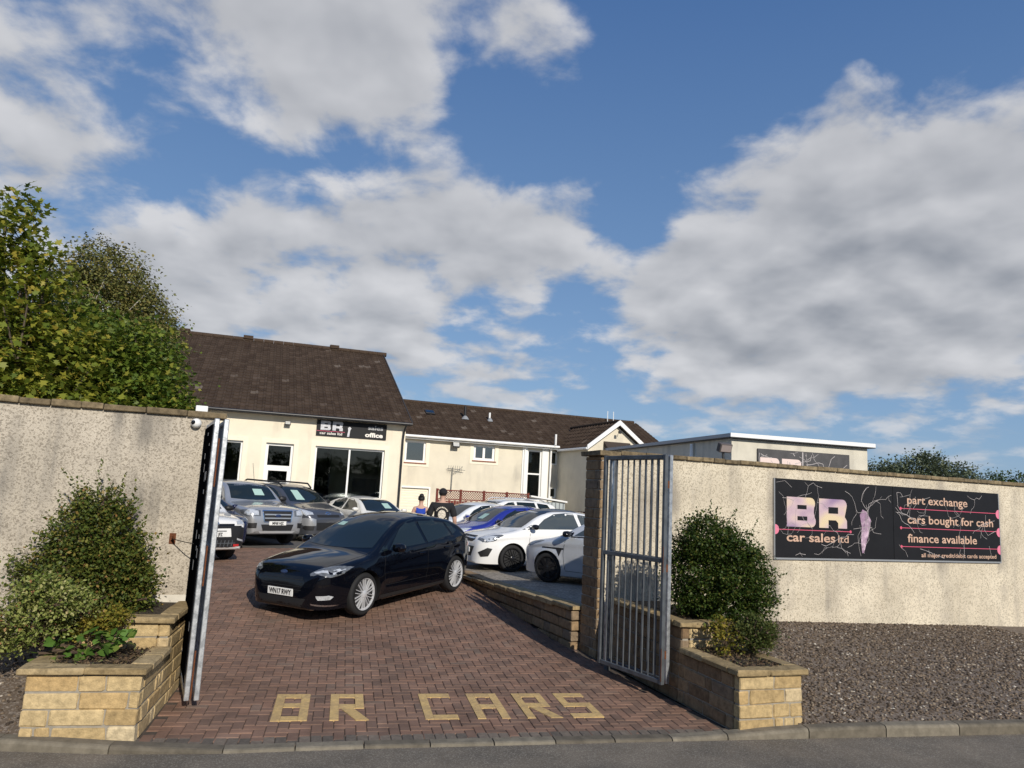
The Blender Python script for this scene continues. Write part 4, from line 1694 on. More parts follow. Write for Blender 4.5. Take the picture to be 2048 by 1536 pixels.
# --- red fence with lattice, shed, low red fence
m_red = pmat('red_timber', (.15, .028, .016), .75, var=.3, vscale=9, rnd=.1)
fe = thing('trellis_fence', 'dark red timber fence with diamond trellis top below the cream wing', 'fence', (-2.55 * BS, 27.2 * BS, 2.35 * (1 - BS)), R(16))
fe.scale = (BS, BS, BS)
FL = 3.55
mb = MB()
k = 0
while k * .105 < FL:
    mb.box(k * .105, k * .105 + .095, 0, .02, .5, 1.95 - .02 * (k % 2))
    k += 1
tag(mb.build('boards', m_red, fe), kind='stuff')
for x in (0, .9, 1.8, 2.7, FL):
    MB().box(x - .04, x + .04, .021, .1, .45, 2.36).build('post', m_red, fe)
MB().box(0, FL, -.015, .035, 1.96, 2.0).build('rail', m_red, fe)
MB().box(0, FL, -.015, .035, 2.29, 2.33).build('rail', m_red, fe)
mb = MB()
for d_, yy in ((1, .0), (-1, .011)):
    k = -4
    while k * .09 < FL + .3:
        x0 = k * .09
        x1 = x0 + d_ * .29
        a, b = (x0, 2.0), (x1, 2.29)
        if 0 < min(x0, x1) and max(x0, x1) < FL:
            mb.prism([(a[0] - .013, yy, a[1]), (a[0] + .013, yy, a[1]), (b[0] + .013, yy, b[1]), (b[0] - .013, yy, b[1])], (0, .01, 0))
        k += 1
tag(mb.build('trellis', m_red, fe, recalc=True), kind='stuff')
sh = thing('metal_shed', 'small grey ribbed metal shed beside the red trellis fence', 'shed', (1.0 * BS, 28.4 * BS, 2.35 * (1 - BS)), R(14))
sh.scale = (BS, BS, BS)
m_shed = pmat('shed_steel', (.40, .44, .45), .5, .2, var=.1, vscale=5)
MB().box(0, 1.35, 0, 1.4, .45, 2.05).build('wall', m_shed, sh)
mb = MB()
for k in range(9):
    mb.box(.03 + k * .155, .06 + k * .155, -.012, -.001, .5, 2.04)
tag(mb.build('ribs', m_galv_g, sh), kind='stuff')
mb = MB()
mb.prism([(-.06, -.1, 2.22), (1.42, -.1, 2.06), (1.42, -.1, 2.12), (-.06, -.1, 2.28)], (0, 1.6, 0))
mb.build('roof', m_upvc, sh, recalc=True)
f3 = thing('low_fence', 'short dark red picket fence beside the grey shed', 'fence', (2.6 * BS, 28.8 * BS, 2.35 * (1 - BS)), R(16))
f3.scale = (BS, BS, BS)
for k in range(9):
    MB().box(k * .12, k * .12 + .09, 0, .02, .45, 1.75).build('picket', m_red, f3)
MB().box(0, 1.07, .021, .05, 1.4, 1.48).build('rail', m_red, f3)
# ------------------------------------------------------------------ vehicles
def paint(name, col, rough=.28, metal=0.0, coat=1.0):
    return pmat(name, col, rough, metal, spec=.5, coat=coat)


m_carglass = pmat('car_glass', (.012, .019, .022), .03, spec=.55)
m_carglass2 = pmat('car_glass_grey', (.05, .062, .066), .04, spec=1.0, coat=.3)
m_trim = pmat('black_trim', (.015, .015, .016), .5)
m_tyre = pmat('tyre_rubber', (.011, .011, .012), .8)
m_gloss = pmat('gloss_black', (.008, .008, .009), .12)
m_chrome = pmat('chrome', (.8, .8, .82), .12, 1.0)
m_lamp = pmat('headlamp', (.62, .65, .68), .12, .35, var=.35, vscale=22, coat=1.0)
m_lampd = pmat('headlamp_dark', (.16, .17, .18), .12, .3, var=.5, vscale=20, coat=1.0)
m_tail = pmat('tail_lamp', (.32, .012, .015), .12, coat=1.0)
m_plate = pmat('number_plate', (.8, .8, .78), .4)
m_platet = pmat('plate_letter', (.01, .01, .012), .5)
m_alloy = pmat('alloy_silver', (.7, .71, .73), .3, .4)
m_alloyd = pmat('alloy_black', (.012, .012, .014), .25, .2, coat=.6)
m_disc = pmat('brake_dark', (.02, .02, .021), .6, .4)
m_card = pmat('price_card', (.38, .55, .49), .6)
m_cardt = pmat('price_ink', (.1, .25, .25), .6)
m_seam = pmat('panel_seam', (.006, .006, .007), .7)


def pchip(pts):
    xs = np.array([q[0] for q in pts], float)
    ys = np.array([q[1] for q in pts], float)
    h = np.diff(xs)
    d = np.diff(ys) / h
    m = np.zeros(len(xs))
    m[0], m[-1] = d[0], d[-1]
    for i in range(1, len(xs) - 1):
        if d[i - 1] * d[i] > 0:
            w1, w2 = 2 * h[i] + h[i - 1], h[i] + 2 * h[i - 1]
            m[i] = (w1 + w2) / (w1 / d[i - 1] + w2 / d[i])

    def f(x):
        x = np.clip(x, xs[0], xs[-1])
        i = np.clip(np.searchsorted(xs, x) - 1, 0, len(h) - 1)
        t = (x - xs[i]) / h[i]
        return ((1 + 2 * t) * (1 - t) ** 2 * ys[i] + t * (1 - t) ** 2 * h[i] * m[i] + t * t * (3 - 2 * t) * ys[i + 1] + t * t * (t - 1) * h[i] * m[i + 1])
    return f


class Car:
    """lofted body shell; t runs back from the nose, local +x is forward, z=0 the ground"""

    def __init__(s, name, label, sp, loc, heading, pitch=0.0, group=None, roll=0.0):
        s.sp = sp
        s.e = thing(name, label, 'car' if 'cat' not in sp else sp['cat'], loc, 0, group)
        s.e.rotation_euler = (roll, pitch, heading)
        s.L, s.af, s.ar = sp['L'], sp['af'], sp['af'] + sp['wb']
        s.x0 = s.af + sp['wb'] / 2           # local x of the nose
        s.shell()

    def X(s, t):
        return s.x0 - t

    def shell(s):
        sp = s.sp
        top, bot, wid, belt = (pchip(sp[k]) for k in ('top', 'bot', 'wid', 'belt'))
        L_ = s.L
        ts = np.unique(np.concatenate([np.array([0, .008, .02, .04, .065, .1, .14, .19, .25]), np.linspace(.3, L_ - .3, 58), L_ - np.array([0, .008, .02, .04, .065, .1, .14, .19, .25])]))
        R_ = sp['rw'] + .045
        rings = []
        for t in ts:
            zt, zb, w_, zl = float(top(t)), float(bot(t)), float(wid(t)), float(belt(t))
            crown = .015 + .035 * min(max((zt - zl) / .4, 0), 1) + sp.get('hoodcrown', .03) * (1 - min(max((zt - zl) / .3, 0), 1)) * min(w_ / .8, 1)
            hgt = zt - zb
            rc = min(max(.3 * hgt, .02), sp.get('rc', .10))
            ry = min(w_ * .3, sp.get('ry', .15))
            tum = sp.get('tum', .6)

            def ys(z):
                k = min(max((z - zb) / max(zl - zb, .05), 0), 1)
                y = w_ * (.925 + .075 * math.sin(min(k / .55, 1) * math.pi / 2) - .018 * max(0, (k - .6) / .4))
                y += sp.get('crease', .012) * math.exp(-((z - (zl - .13)) / .028) ** 2) * min(1, w_ / .8)
                y -= sp.get('scoop', .012) * math.exp(-((z - .42) / .07) ** 2) * (1 if s.af + .5 < t < s.ar - .5 else 0)
                for ax in (s.af, s.ar):
                    d_ = math.hypot(t - ax, z - sp['rw'])
                    y += sp.get('flare', .018) * math.exp(-((d_ - R_) / .05) ** 2) if z < sp['rw'] + R_ + .1 else 0
                if z > zl:
                    y -= tum * (z - zl) + .012
                return max(y, .02)
            zc = zt - rc - crown
            zc = max(zc, zb + .02)
            half = [(0, zb), (ys(zb) * .5, zb), (ys(zb) - .05, zb), (ys(zb) - .015, zb + .012)]
            for k in np.linspace(.03, 1, 24):
                z = zb + k * (zc - zb)
                half.append((ys(z), z))
            y0 = ys(zc)
            ry = min(ry, y0 * .8)
            for a in (15, 30, 45, 60, 75, 90):
                half.append((y0 - ry * (1 - math.cos(R(a))), zc + rc * math.sin(R(a))))
            y1 = y0 - ry
            for k in (.85, .66, .45, .22, 0):
                half.append((y1 * k, zc + rc + crown * (1 - k * k)))
            rings.append((s.X(t), half))
        mb = MB()
        n = len(rings[0][1])
        ring_n = 2 * n - 2
        vs = []
        for (x, h_) in rings:
            vs += [(x, y, z) for y, z in h_] + [(x, -y, z) for y, z in h_[-2:0:-1]]
        fs = []
        for i in range(len(rings) - 1):
            for k in range(ring_n):
                fs.append((i * ring_n + k, i * ring_n + (k + 1) % ring_n, (i + 1) * ring_n + (k + 1) % ring_n, (i + 1) * ring_n + k))
        fs.append(tuple(range(ring_n))[::-1])
        fs.append(tuple(range((len(rings) - 1) * ring_n, len(rings) * ring_n)))
        mb.add(vs, fs)
        me = mb.mesh('body', [sp['paint'], m_trim])
        bm = bmesh.new()
        bm.from_mesh(me)
        bmesh.ops.recalc_face_normals(bm, faces=bm.faces)
        bm.to_mesh(me)
        s.bvh = BVHTree.FromBMesh(bm)
        bm.free()
        o = link('body', me, s.e)
        # cut the wheel arches
        cb = MB()
        for ax in (s.af, s.ar):
            M = Matrix.Translation((s.X(ax), 0, sp['rw'])) @ Matrix.Rotation(R(90), 4, 'X')
            cb.lathe([(0.0001, -1.3), (R_, -1.3), (R_, 1.3), (.0001, 1.3)], 40, 1, M)
        cme = cb.mesh('cut', [sp['paint'], m_trim])
        bm = bmesh.new()
        bm.from_mesh(cme)
        bmesh.ops.remove_doubles(bm, verts=bm.verts, dist=.001)
        bmesh.ops.recalc_face_normals(bm, faces=bm.faces)
        bm.to_mesh(cme)
        bm.free()
        co = bpy.data.objects.new('cut', cme)
        COL.objects.link(co)
        co.parent = s.e
        md = o.modifiers.new('b', 'BOOLEAN')
        md.operation = 'DIFFERENCE'
        md.object = co
        md.solver = 'EXACT'
        dg = bpy.context.evaluated_depsgraph_get()
        nm = bpy.data.meshes.new_from_object(o.evaluated_get(dg))
        o.modifiers.clear()
        o.data = nm
        nm.name = 'body'
        bpy.data.objects.remove(co)
        nm.shade_smooth()
        nm.set_sharp_from_angle(angle=R(38))
        s.body = o

    # -- patches laid on the shell
    def patch(s, name, pts, view, mat, off=.004, res=.09, parent=None, th=0.0):
        """pts: 2d outline; view F (y,z) from the front, B from behind, L/R (t,z) from the side, T (t,y) from above, N nearest (t,y,z)"""
        P = []
        for q in pts:
            if view in 'FB':
                P.append(Vector((0, q[0], q[1])))
            elif view in 'LR':
                P.append(Vector((s.X(q[0]), 0, q[1])))
            elif view == 'T':
                P.append(Vector((s.X(q[0]), q[1], 0)))
            else:
                P.append(Vector((s.X(q[0]), q[1], q[2])))
        bm = bmesh.new()
        f = bm.faces.new([bm.verts.new(q) for q in P])
        bmesh.ops.triangulate(bm, faces=[f])
        for _ in range(7):
            ed = [e for e in bm.edges if e.calc_length() > res]
            if not ed:
                break
            bmesh.ops.subdivide_edges(bm, edges=ed, cuts=1)
            bmesh.ops.triangulate(bm, faces=bm.faces)
        for v in bm.verts:
            if view == 'N':
                h = s.bvh.find_nearest(v.co)
                hit, nn = h[0], h[1]
            else:
                o_, d_ = {'F': (Vector((9, v.co.y, v.co.z)), Vector((-1, 0, 0))), 'B': (Vector((-9, v.co.y, v.co.z)), Vector((1, 0, 0))),
                          'L': (Vector((v.co.x, 9, v.co.z)), Vector((0, -1, 0))), 'R': (Vector((v.co.x, -9, v.co.z)), Vector((0, 1, 0))),
                          'T': (Vector((v.co.x, v.co.y, 9)), Vector((0, 0, -1)))}[view]
                hit, nn, _i, _d = s.bvh.ray_cast(o_, d_)
                if hit is None:
                    h = s.bvh.find_nearest(v.co)
                    hit, nn = h[0], h[1]
            v.co = hit + nn * off
        bm.normal_update()
        for f in bm.faces:
            c_ = f.calc_center_median()
            h = s.bvh.find_nearest(c_)
            if f.normal.dot(h[1]) < 0:
                f.normal_flip()
        me = bpy.data.meshes.new(name)
        bm.to_mesh(me)
        bm.free()
        me.materials.append(mat)
        me.shade_smooth()
        return link(name, me, parent or s.e)

    def sides(s, name, pts, mat, off=.004, res=.09, both=True, parent=None):
        out = [s.patch(name, pts, 'L', mat, off, res, parent)]
        if both:
            out.append(s.patch(name, pts, 'R', mat, off, res, parent))
        return out

    def both3(s, name, pts, mat, off=.004, res=.08):
        return [s.patch(name, pts, 'N', mat, off, res), s.patch(name, [(t, -y, z) for t, y, z in pts], 'N', mat, off, res)]

    def line(s, name, pts, view, w_=.004, mat=None, parent=None):
        for i in range(len(pts) - 1):
            a, b = Vector(pts[i]), Vector(pts[i + 1])
            n = Vector((-(b - a).y, (b - a).x)).normalized() * w_
            s.patch(name, [a + n, b + n, b - n, a - n], view, mat or m_seam, .0035, .1, parent)

    def wheels(s, style='multi', rim=None, n=10, half=None):
        sp = s.sp
        r_, wd = sp['rw'], .205
        for (ax, st) in ((s.af, sp.get('steer', 0)), (s.ar, 0)):
            for sd_ in (1, -1):
                y = sp['track'] * sd_
                M = Matrix.Translation((s.X(ax), y, r_)) @ Matrix.Rotation(st, 4, 'Z') @ Matrix.Rotation(R(-90 * sd_), 4, 'X')
                rr = sp.get('rim', .70) * r_
                key = ('wheel', r_, style, rim.name, n)
                if key not in WHEELS:
                    a = MB()
                    a.lathe([(.0, -.02), (rr * .5, -.02), (rr * .96, -.03), (rr, .02), (rr, -.15), (.02, -.15)], 32)
                    ty = MB()
                    ty.lathe([(rr * .97, -wd + .02), (r_ - .02, -wd), (r_, -wd + .03), (r_, -.035), (r_ - .012, -.012), (r_ - .03, 0), (rr + .02, .004), (rr * .985, -.006), (rr * .97, -.03)], 40)
                    rm = MB()
                    rm.lathe([(rr * .985, -.02), (rr * .985, .004), (rr * .93, .003), (rr * .90, -.025)], 40)
                    if style == 'multi':
                        for k in range(n):
                            for da in (-.2, .2):
                                a0 = 2 * math.pi * k / n
                                q0 = (math.cos(a0) * rr * .2, math.sin(a0) * rr * .2)
                                q1 = (math.cos(a0 + da * 10 / n) * rr * .95, math.sin(a0 + da * 10 / n) * rr * .95)
                                d_ = Vector((q1[0] - q0[0], q1[1] - q0[1], 0)).normalized()
                                nn = Vector((-d_.y, d_.x, 0)) * .0052
                                a_, b_ = Vector((*q0, .006)), Vector((*q1, .0))
                                rm.add([a_ + nn, b_ + nn * .8, b_ - nn * .8, a_ - nn, a_ + nn * 1.2 - Vector((0, 0, .03)), b_ + nn - Vector((0, 0, .03)), b_ - nn - Vector((0, 0, .03)), a_ - nn * 1.2 - Vector((0, 0, .03))],
                                       [(3, 2, 1, 0), (0, 1, 5, 4), (2, 3, 7, 6)])
                    else:
                        for k in range(n):
                            a0 = 2 * math.pi * k / n
                            w0, w1 = .028, .04
                            d_ = Vector((math.cos(a0), math.sin(a0), 0))
                            nn = Vector((-d_.y, d_.x, 0))
                            a_, b_ = d_ * rr * .12 + Vector((0, 0, .012)), d_ * rr * .95
                            rm.add([a_ + nn * w0, b_ + nn * w1, b_ - nn * w1, a_ - nn * w0, a_ + nn * w0 - Vector((0, 0, .04)), b_ + nn * w1 - Vector((0, 0, .03)), b_ - nn * w1 - Vector((0, 0, .03)), a_ - nn * w0 - Vector((0, 0, .04))],
                                   [(3, 2, 1, 0), (0, 1, 5, 4), (2, 3, 7, 6)])
                    rm.lathe([(.0005, .016), (rr * .14, .014), (rr * .22, .006), (rr * .23, -.02)], 20)
                    mw = a.mesh('wheel', m_disc)
                    mt = ty.mesh('tyre', m_tyre)
                    mr = rm.mesh('rim', rim)
                    for q in (mt, mr, mw):
                        q.shade_smooth()
                        q.set_sharp_from_angle(angle=R(35))
                    bm = bmesh.new()
                    bm.from_mesh(mr)
                    bmesh.ops.recalc_face_normals(bm, faces=bm.faces)
                    bm.to_mesh(mr)
                    bm.free()
                    WHEELS[key] = (mw, mt, mr)
                mw, mt, mr = WHEELS[key]
                w = link('wheel', mw, s.e)
                w.matrix_local = M
                link('tyre', mt, w)
                link('rim', mr, w)

    def mirror(s, t, y, z, mat, sz=1.0):
        for sd_ in (1, -1):
            mb = MB()
            prof = []
            for i in range(7):
                a = math.pi * i / 6
                row = []
                for k in range(10):
                    b = 2 * math.pi * k / 10
                    sx, sy, sz_ = .075, .105, .066
                    e = .75
                    cs = lambda v: math.copysign(abs(v) ** e, v)
                    row.append((s.X(t) + sx * cs(math.cos(a)) * sz, (y + .10) * sd_ + sy * sd_ * cs(math.sin(a)) * cs(math.cos(b)) * sz, z + sz_ * cs(math.sin(a)) * cs(math.sin(b)) * sz))
                row.append(row[0])
                prof.append(row)
            mb.grid(prof)
            o = mb.build('wing_mirror', mat, s.e, smooth=60, recalc=True)
            MB().box(s.X(t) - .03, s.X(t) + .02, min(y * sd_, (y + .06) * sd_), max(y * sd_, (y + .06) * sd_), z - .06, z - .03).build('mirror_arm', m_trim, o)

    def plate(s, txt, t, z, y=0.0, w_=.52, tilt=0.0, rear=False):
        h = .111
        sgn = -1 if rear else 1
        hit = s.bvh.ray_cast(Vector((9 * sgn, y, z)), Vector((-sgn, 0, 0)))[0]
        x = max(h_[0].x for h_ in [s.bvh.ray_cast(Vector((9, y + d_, z + e_)), Vector((-1, 0, 0))) for d_ in (-.2, 0, .2) for e_ in (-.05, .05)] if h_[0] is not None) if not rear else hit.x
        # frame: local x of text runs to -y (viewer's right when facing the nose)
        M = Matrix.Translation((x + .012 * sgn, y, z)) @ Matrix.Rotation(R(90) * sgn, 4, 'Z') @ Matrix.Rotation(R(90), 4, 'X')
        p_ = MB().chbox(-w_ / 2, w_ / 2, -h / 2, h / 2, -.012, .004, .003, M=M).build('number_plate', m_plate, s.e, recalc=True)
        text_obj('plate_lettering', txt, .105, m_platet, p_, M @ Matrix.Translation((0, -.036, .0046)), .0045, .80 * (w_ / .52), align='CENTER', ext=.0004, whole=True)
        return p_

    def card(s, pts, view, txt=None):
        return s.patch('price_card', pts, view, m_card, .009, .12)


WHEELS = {}


def windscreen(c, yb, zb, yt, zt, mat=m_carglass, view='F', name='windscreen', bow=.03):
    n = 8
    lo = [(yb * (1 - 2 * i / n), zb + bow * (1 - (1 - 2 * i / n) ** 2) * -1) for i in range(n + 1)]
    hi = [(-yt * (1 - 2 * i / n), zt) for i in range(n + 1)]
    return c.patch(name, lo + hi, view, mat, .004, .085)


def handles(c, spots, mat):
    for (t, z) in spots:
        for v, sd_ in (('L', 1), ('R', -1)):
            hit = c.bvh.ray_cast(Vector((c.X(t), 9 * sd_, z)), Vector((0, -sd_, 0)))[0]
            if hit:
                MB().chbox(hit.x - .09, hit.x + .09, hit.y - .02, hit.y + .022, z - .014, z + .014, .008).build('door_handle', mat, c.e, recalc=True)


def ground(x, y):
    u, v = to_uv(x, y)
    return pad_z(u, v) if (u > 5.3 and v > .3) else float(gz(x, y))


def place(outer, heading, side, sp):
    """centre of the car from where its visible front wheel stands: outer=(x,y), heading angle, side +1 left/-1 right"""
    hx, hy = math.cos(heading), math.sin(heading)
    lx, ly = -hy, hx
    return (outer[0] - side * lx * (sp['track']) - hx * sp['wb'] / 2, outer[1] - side * ly * (sp['track']) - hy * sp['wb'] / 2)


# --- black five-door hatchback on the drive
m_navy = pmat('paint_black_blue', (.002, .0025, .005), .5, spec=.0, coat=1.0)
FOC = dict(L=4.36, wb=2.65, af=.92, rw=.33, track=.885, rim=.77, tum=.62, paint=m_navy, rc=.11, ry=.17, crease=.009,
           top=[(0, .50), (.012, .60), (.04, .68), (.10, .755), (.22, .82), (.5, .875), (.85, .925), (1.08, .955), (1.2, 1.0), (1.98, 1.385), (2.3, 1.47), (2.65, 1.49), (3.1, 1.46), (3.55, 1.385), (3.82, 1.28), (4.06, 1.07), (4.22, .97), (4.33, .85), (4.355, .70), (4.36, .58)],
           bot=[(0, .24), (.05, .18), (.4, .155), (3.9, .19), (4.25, .27), (4.36, .36)],
           wid=[(0, .40), (.02, .52), (.06, .62), (.13, .71), (.28, .80), (.5, .865), (.92, .905), (2.2, .912), (3.4, .91), (3.85, .875), (4.15, .79), (4.3, .68), (4.36, .52)],
           belt=[(0, .82), (1.1, .895), (2.5, .965), (4.36, 1.05)])
hd = math.atan2(-2.25, -1.24)
cx, cy = place((-2.16, 11.92), hd, 1, FOC)
hx, hy = math.cos(hd), math.sin(hd)
zf = float(gz(cx + hx * 1.32, cy + hy * 1.32))
zr_ = float(gz(cx - hx * 1.32, cy - hy * 1.32))
c = Car('hatchback_car', 'glossy black hatchback with silver multi-spoke wheels on the block drive', FOC, (cx, cy, (zf + zr_) / 2), hd, math.asin((zr_ - zf) / 2.65))
windscreen(c, .70, 1.0, .565, 1.375, bow=.02)
c.sides('side_window', [(1.55, .96), (2.02, 1.27), (2.28, 1.375), (2.50, 1.40), (2.56, .985)], m_carglass)
c.sides('side_window', [(2.64, .99), (2.58, 1.40), (3.0, 1.385), (3.30, 1.335), (3.42, 1.06)], m_carglass)
c.sides('quarter_window', [(3.48, 1.07), (3.37, 1.31), (3.52, 1.255), (3.68, 1.13)], m_carglass)
c.sides('quarter_window', [(1.26, .935), (1.50, .955), (1.52, 1.03), (1.44, 1.03)], m_carglass)
windscreen(c, .60, 1.06, .50, 1.31, view='B', name='rear_window', bow=0)
c.sides('sill_trim', [(1.3, .20), (1.3, .255), (3.2, .255), (3.2, .20)], m_trim)
for pts in ([(1.42, .40), (1.38, .62), (1.40, .93)], [(2.60, .36), (2.62, .98)], [(3.20, .64), (3.42, .85), (3.46, 1.03)], [(1.42, .40), (3.0, .40)]):
    c.line('panel_seam', pts, 'L')
    c.line('panel_seam', pts, 'R')
c.line('bonnet_seam', [(1.2, .74), (.6, .70), (.25, .62)], 'T')
c.line('bonnet_seam', [(1.2, -.74), (.6, -.70), (.25, -.62)], 'T')
c.patch('grille', [(-.40, .66), (-.47, .58), (-.36, .42), (.36, .42), (.47, .58), (.40, .66)], 'F', m_gloss, .004)
for k in range(4):
    z = .46 + k * .05
    c.patch('grille_bar', [(-.42, z), (.42, z), (.42, z + .008), (-.42, z + .008)], 'F', m_trim, .008)
c.both3('headlight', [(.10, .50, .70), (.12, .52, .64), (.24, .70, .655), (.46, .83, .71), (.66, .88, .79), (.56, .85, .785), (.34, .74, .755)], m_lampd, .005, .05)
c.both3('headlight_lens', [(.14, .55, .695), (.16, .58, .665), (.26, .71, .68), (.26, .70, .72), (.20, .63, .72)], m_lamp, .010, .05)
c.both3('running_light', [(.30, .745, .70), (.30, .745, .688), (.50, .83, .745), (.50, .83, .757)], m_lamp, .010, .05)
c.both3('headlight_lens', [(.31, .74, .725), (.33, .75, .712), (.43, .80, .735), (.41, .785, .752)], m_lamp, .010, .05)
c.both3('fog_lamp', [(.14, .60, .40), (.16, .61, .34), (.27, .74, .335), (.31, .78, .375), (.25, .73, .40)], m_lamp, .008, .05)
c.both3('bumper_strip', [(.09, .55, .285), (.10, .56, .262), (.30, .76, .225), (.42, .81, .235), (.30, .76, .25)], m_chrome, .008, .05)
c.patch('bumper_intake', [(-.50, .345), (-.42, .22), (.42, .22), (.50, .345)], 'F', m_trim, .004)
mb = MB()
bd = c.bvh.ray_cast(Vector((9, 0, .70)), Vector((-1, 0, 0)))[0]
mb.lathe([(0.001, .012), (.05, .011), (.062, .006), (.064, 0)], 24, M=Matrix.Translation((bd.x, 0, .705)) @ Matrix.Rotation(R(72), 4, 'Y') @ Matrix.Diagonal((.5, 1.1, 1, 1)))
mb.build('badge', pmat('badge_blue', (.03, .05, .12), .2, .3, coat=1), c.e, smooth=True)
c.plate('WN17 RWY', 0, .415)
c.mirror(1.60, .92, 1.0, m_navy, 1.15)
handles(c, [(2.42, .83), (3.22, .86)], m_navy)
c.both3('tail_lamp', [(4.02, .86, .80), (4.10, .82, .96), (4.25, .68, .99), (4.30, .62, .90), (4.24, .72, .82)], m_tail, .006, .06)
c.plate('WN17 RWY', 0, .75, rear=True)
c.both3('rear_reflector', [(4.20, .74, .40), (4.18, .75, .46), (4.30, .60, .46), (4.31, .60, .40)], m_tail, .006, .08)
c.wheels('multi', m_alloy, 10)
MB().tube([(c.X(3.7), 0, 1.36), (c.X(3.85), 0, 1.46)], .006, 5).build('antenna', m_trim, c.e)
# tax card seen behind the screen
c.card([(-.34, 1.27), (-.33, 1.32), (-.50, 1.32), (-.53, 1.27)], 'F')

# --- white three-door hatch with black roof and black wheels
m_wht = paint('paint_white', (.80, .80, .79), .3)
COR = dict(L=4.0, wb=2.51, af=.84, rw=.315, track=.845, rim=.76, tum=.60, paint=m_wht, rc=.11, ry=.16, crease=.014,
           top=[(0, .48), (.012, .60), (.04, .70), (.10, .785), (.25, .86), (.5, .915), (.85, .975), (1.02, 1.02), (1.75, 1.40), (2.1, 1.475), (2.5, 1.49), (3.0, 1.45), (3.5, 1.33), (3.7, 1.22), (3.87, 1.0), (3.95, .85), (3.99, .7), (4.0, .56)],
           bot=[(0, .22), (.05, .17), (.4, .16), (3.5, .2), (3.9, .28), (4.0, .36)],
           wid=[(0, .42), (.02, .53), (.06, .62), (.13, .70), (.28, .78), (.5, .83), (.84, .855), (2.0, .865), (3.1, .865), (3.5, .83), (3.8, .75), (3.95, .64), (4.0, .5)],
           belt=[(0, .84), (1.0, .94), (2.4, .99), (4.0, 1.07)])
hd = math.pi + R(27)
cx, cy = place((.22, 17.45), hd, 1, COR)
COR_HD = hd
c = Car('hatchback_car', 'white three door hatchback with black wheels beside the silver hatchback', COR, (cx, cy, ground(.6, 17.6) - .005), hd)
windscreen(c, .66, 1.03, .54, 1.385)
c.sides('side_window', [(1.42, 1.0), (1.75, 1.24), (2.05, 1.37), (2.4, 1.405), (2.62, 1.395), (2.70, 1.02)], m_carglass2)
c.sides('quarter_window', [(2.79, 1.03), (2.72, 1.385), (3.0, 1.345), (3.3, 1.23), (3.32, 1.12)], m_carglass2)
c.sides('quarter_window', [(1.10, .985), (1.38, .995), (1.42, 1.06), (1.36, 1.10)], m_carglass2)
c.patch('roof_panel', [(1.78, -.50), (1.78, .50), (2.4, .53), (3.3, .50), (3.3, -.50), (2.4, -.53)], 'T', m_gloss, .004)
for pts in ([(1.30, .30), (1.26, .62), (1.30, .97)], [(2.74, .36), (2.76, 1.0)], [(1.30, .28), (2.6, .28)]):
    c.line('panel_seam', pts, 'L')
    c.line('panel_seam', pts, 'R')
c.line('bonnet_seam', [(1.0, .70), (.6, .66), (.2, .55)], 'T')
c.both3('headlight', [(.09, .50, .80), (.10, .50, .70), (.17, .64, .66), (.36, .77, .70), (.60, .825, .84), (.56, .80, .875), (.30, .68, .85)], m_lampd, .006, .05)
c.both3('headlight_lens', [(.13, .55, .77), (.14, .56, .71), (.24, .69, .69), (.36, .765, .73), (.45, .79, .80), (.30, .69, .82)], m_lamp, .010, .05)
c.patch('grille', [(-.36, .80), (-.40, .71), (-.30, .66), (.30, .66), (.40, .71), (.36, .80)], 'F', m_trim, .005)
c.patch('grille_bar', [(-.39, .725), (.39, .725), (.38, .755), (-.38, .755)], 'F', m_chrome, .010)
c.patch('bumper_intake', [(-.46, .56), (-.34, .33), (.34, .33), (.46, .56)], 'F', m_trim, .005)
c.both3('fog_recess', [(.10, .58, .44), (.14, .62, .34), (.26, .73, .36), (.34, .77, .53), (.24, .72, .55)], m_trim, .006, .05)
c.plate('SC61 RKO', 0, .47)
c.mirror(1.36, .865, 1.06, m_gloss)
handles(c, [(2.5, .86)], m_wht)
c.wheels('multi', m_alloyd, 8)
c.both3('tail_lamp', [(3.75, .80, .85), (3.70, .80, 1.05), (3.82, .70, 1.05), (3.92, .62, .86)], m_tail, .006, .08)

# --- silver hatch, nose turned away, behind the pier
m_sil1 = paint('paint_silver', (.62, .64, .67), .3, .35)
FIE = dict(L=3.97, wb=2.49, af=.80, rw=.305, track=.84, rim=.74, tum=.62, paint=m_sil1, rc=.11, ry=.16, crease=.018, steer=R(8), flare=.026,
           top=[(0, .50), (.012, .62), (.04, .70), (.10, .77), (.25, .84), (.5, .90), (.8, .955), (1.0, 1.01), (1.78, 1.395), (2.1, 1.455), (2.5, 1.475), (3.0, 1.43), (3.45, 1.33), (3.65, 1.24), (3.85, 1.0), (3.92, .85), (3.96, .7), (3.97, .56)],
           bot=[(0, .22), (.05, .17), (.4, .15), (3.5, .19), (3.9, .28), (3.97, .36)],
           wid=[(0, .40), (.02, .50), (.06, .60), (.13, .69), (.28, .77), (.5, .825), (.80, .855), (2.0, .86), (3.1, .86), (3.5, .83), (3.8, .75), (3.93, .64), (3.97, .5)],
           belt=[(0, .84), (1.0, .93), (2.4, .995), (3.97, 1.08)])
hd = math.pi - R(38)
cx, cy = place((.93, 15.55), hd, 1, FIE)
c = Car('hatchback_car', 'silver hatchback half hidden behind the brown stone pier on gravel', FIE, (cx, cy, ground(1.6, 15.6) - .005), hd)
windscreen(c, .66, 1.02, .54, 1.37)
c.sides('side_window', [(1.42, 1.0), (1.76, 1.23), (2.05, 1.355), (2.4, 1.39), (2.62, 1.38), (2.70, 1.03)], m_carglass2)
c.sides('quarter_window', [(2.79, 1.04), (2.72, 1.37), (3.0, 1.33), (3.26, 1.23), (3.3, 1.13)], m_carglass2)
c.sides('pillar_trim', [(1.06, .965), (1.38, .985), (1.40, 1.06), (1.34, 1.085)], m_gloss)
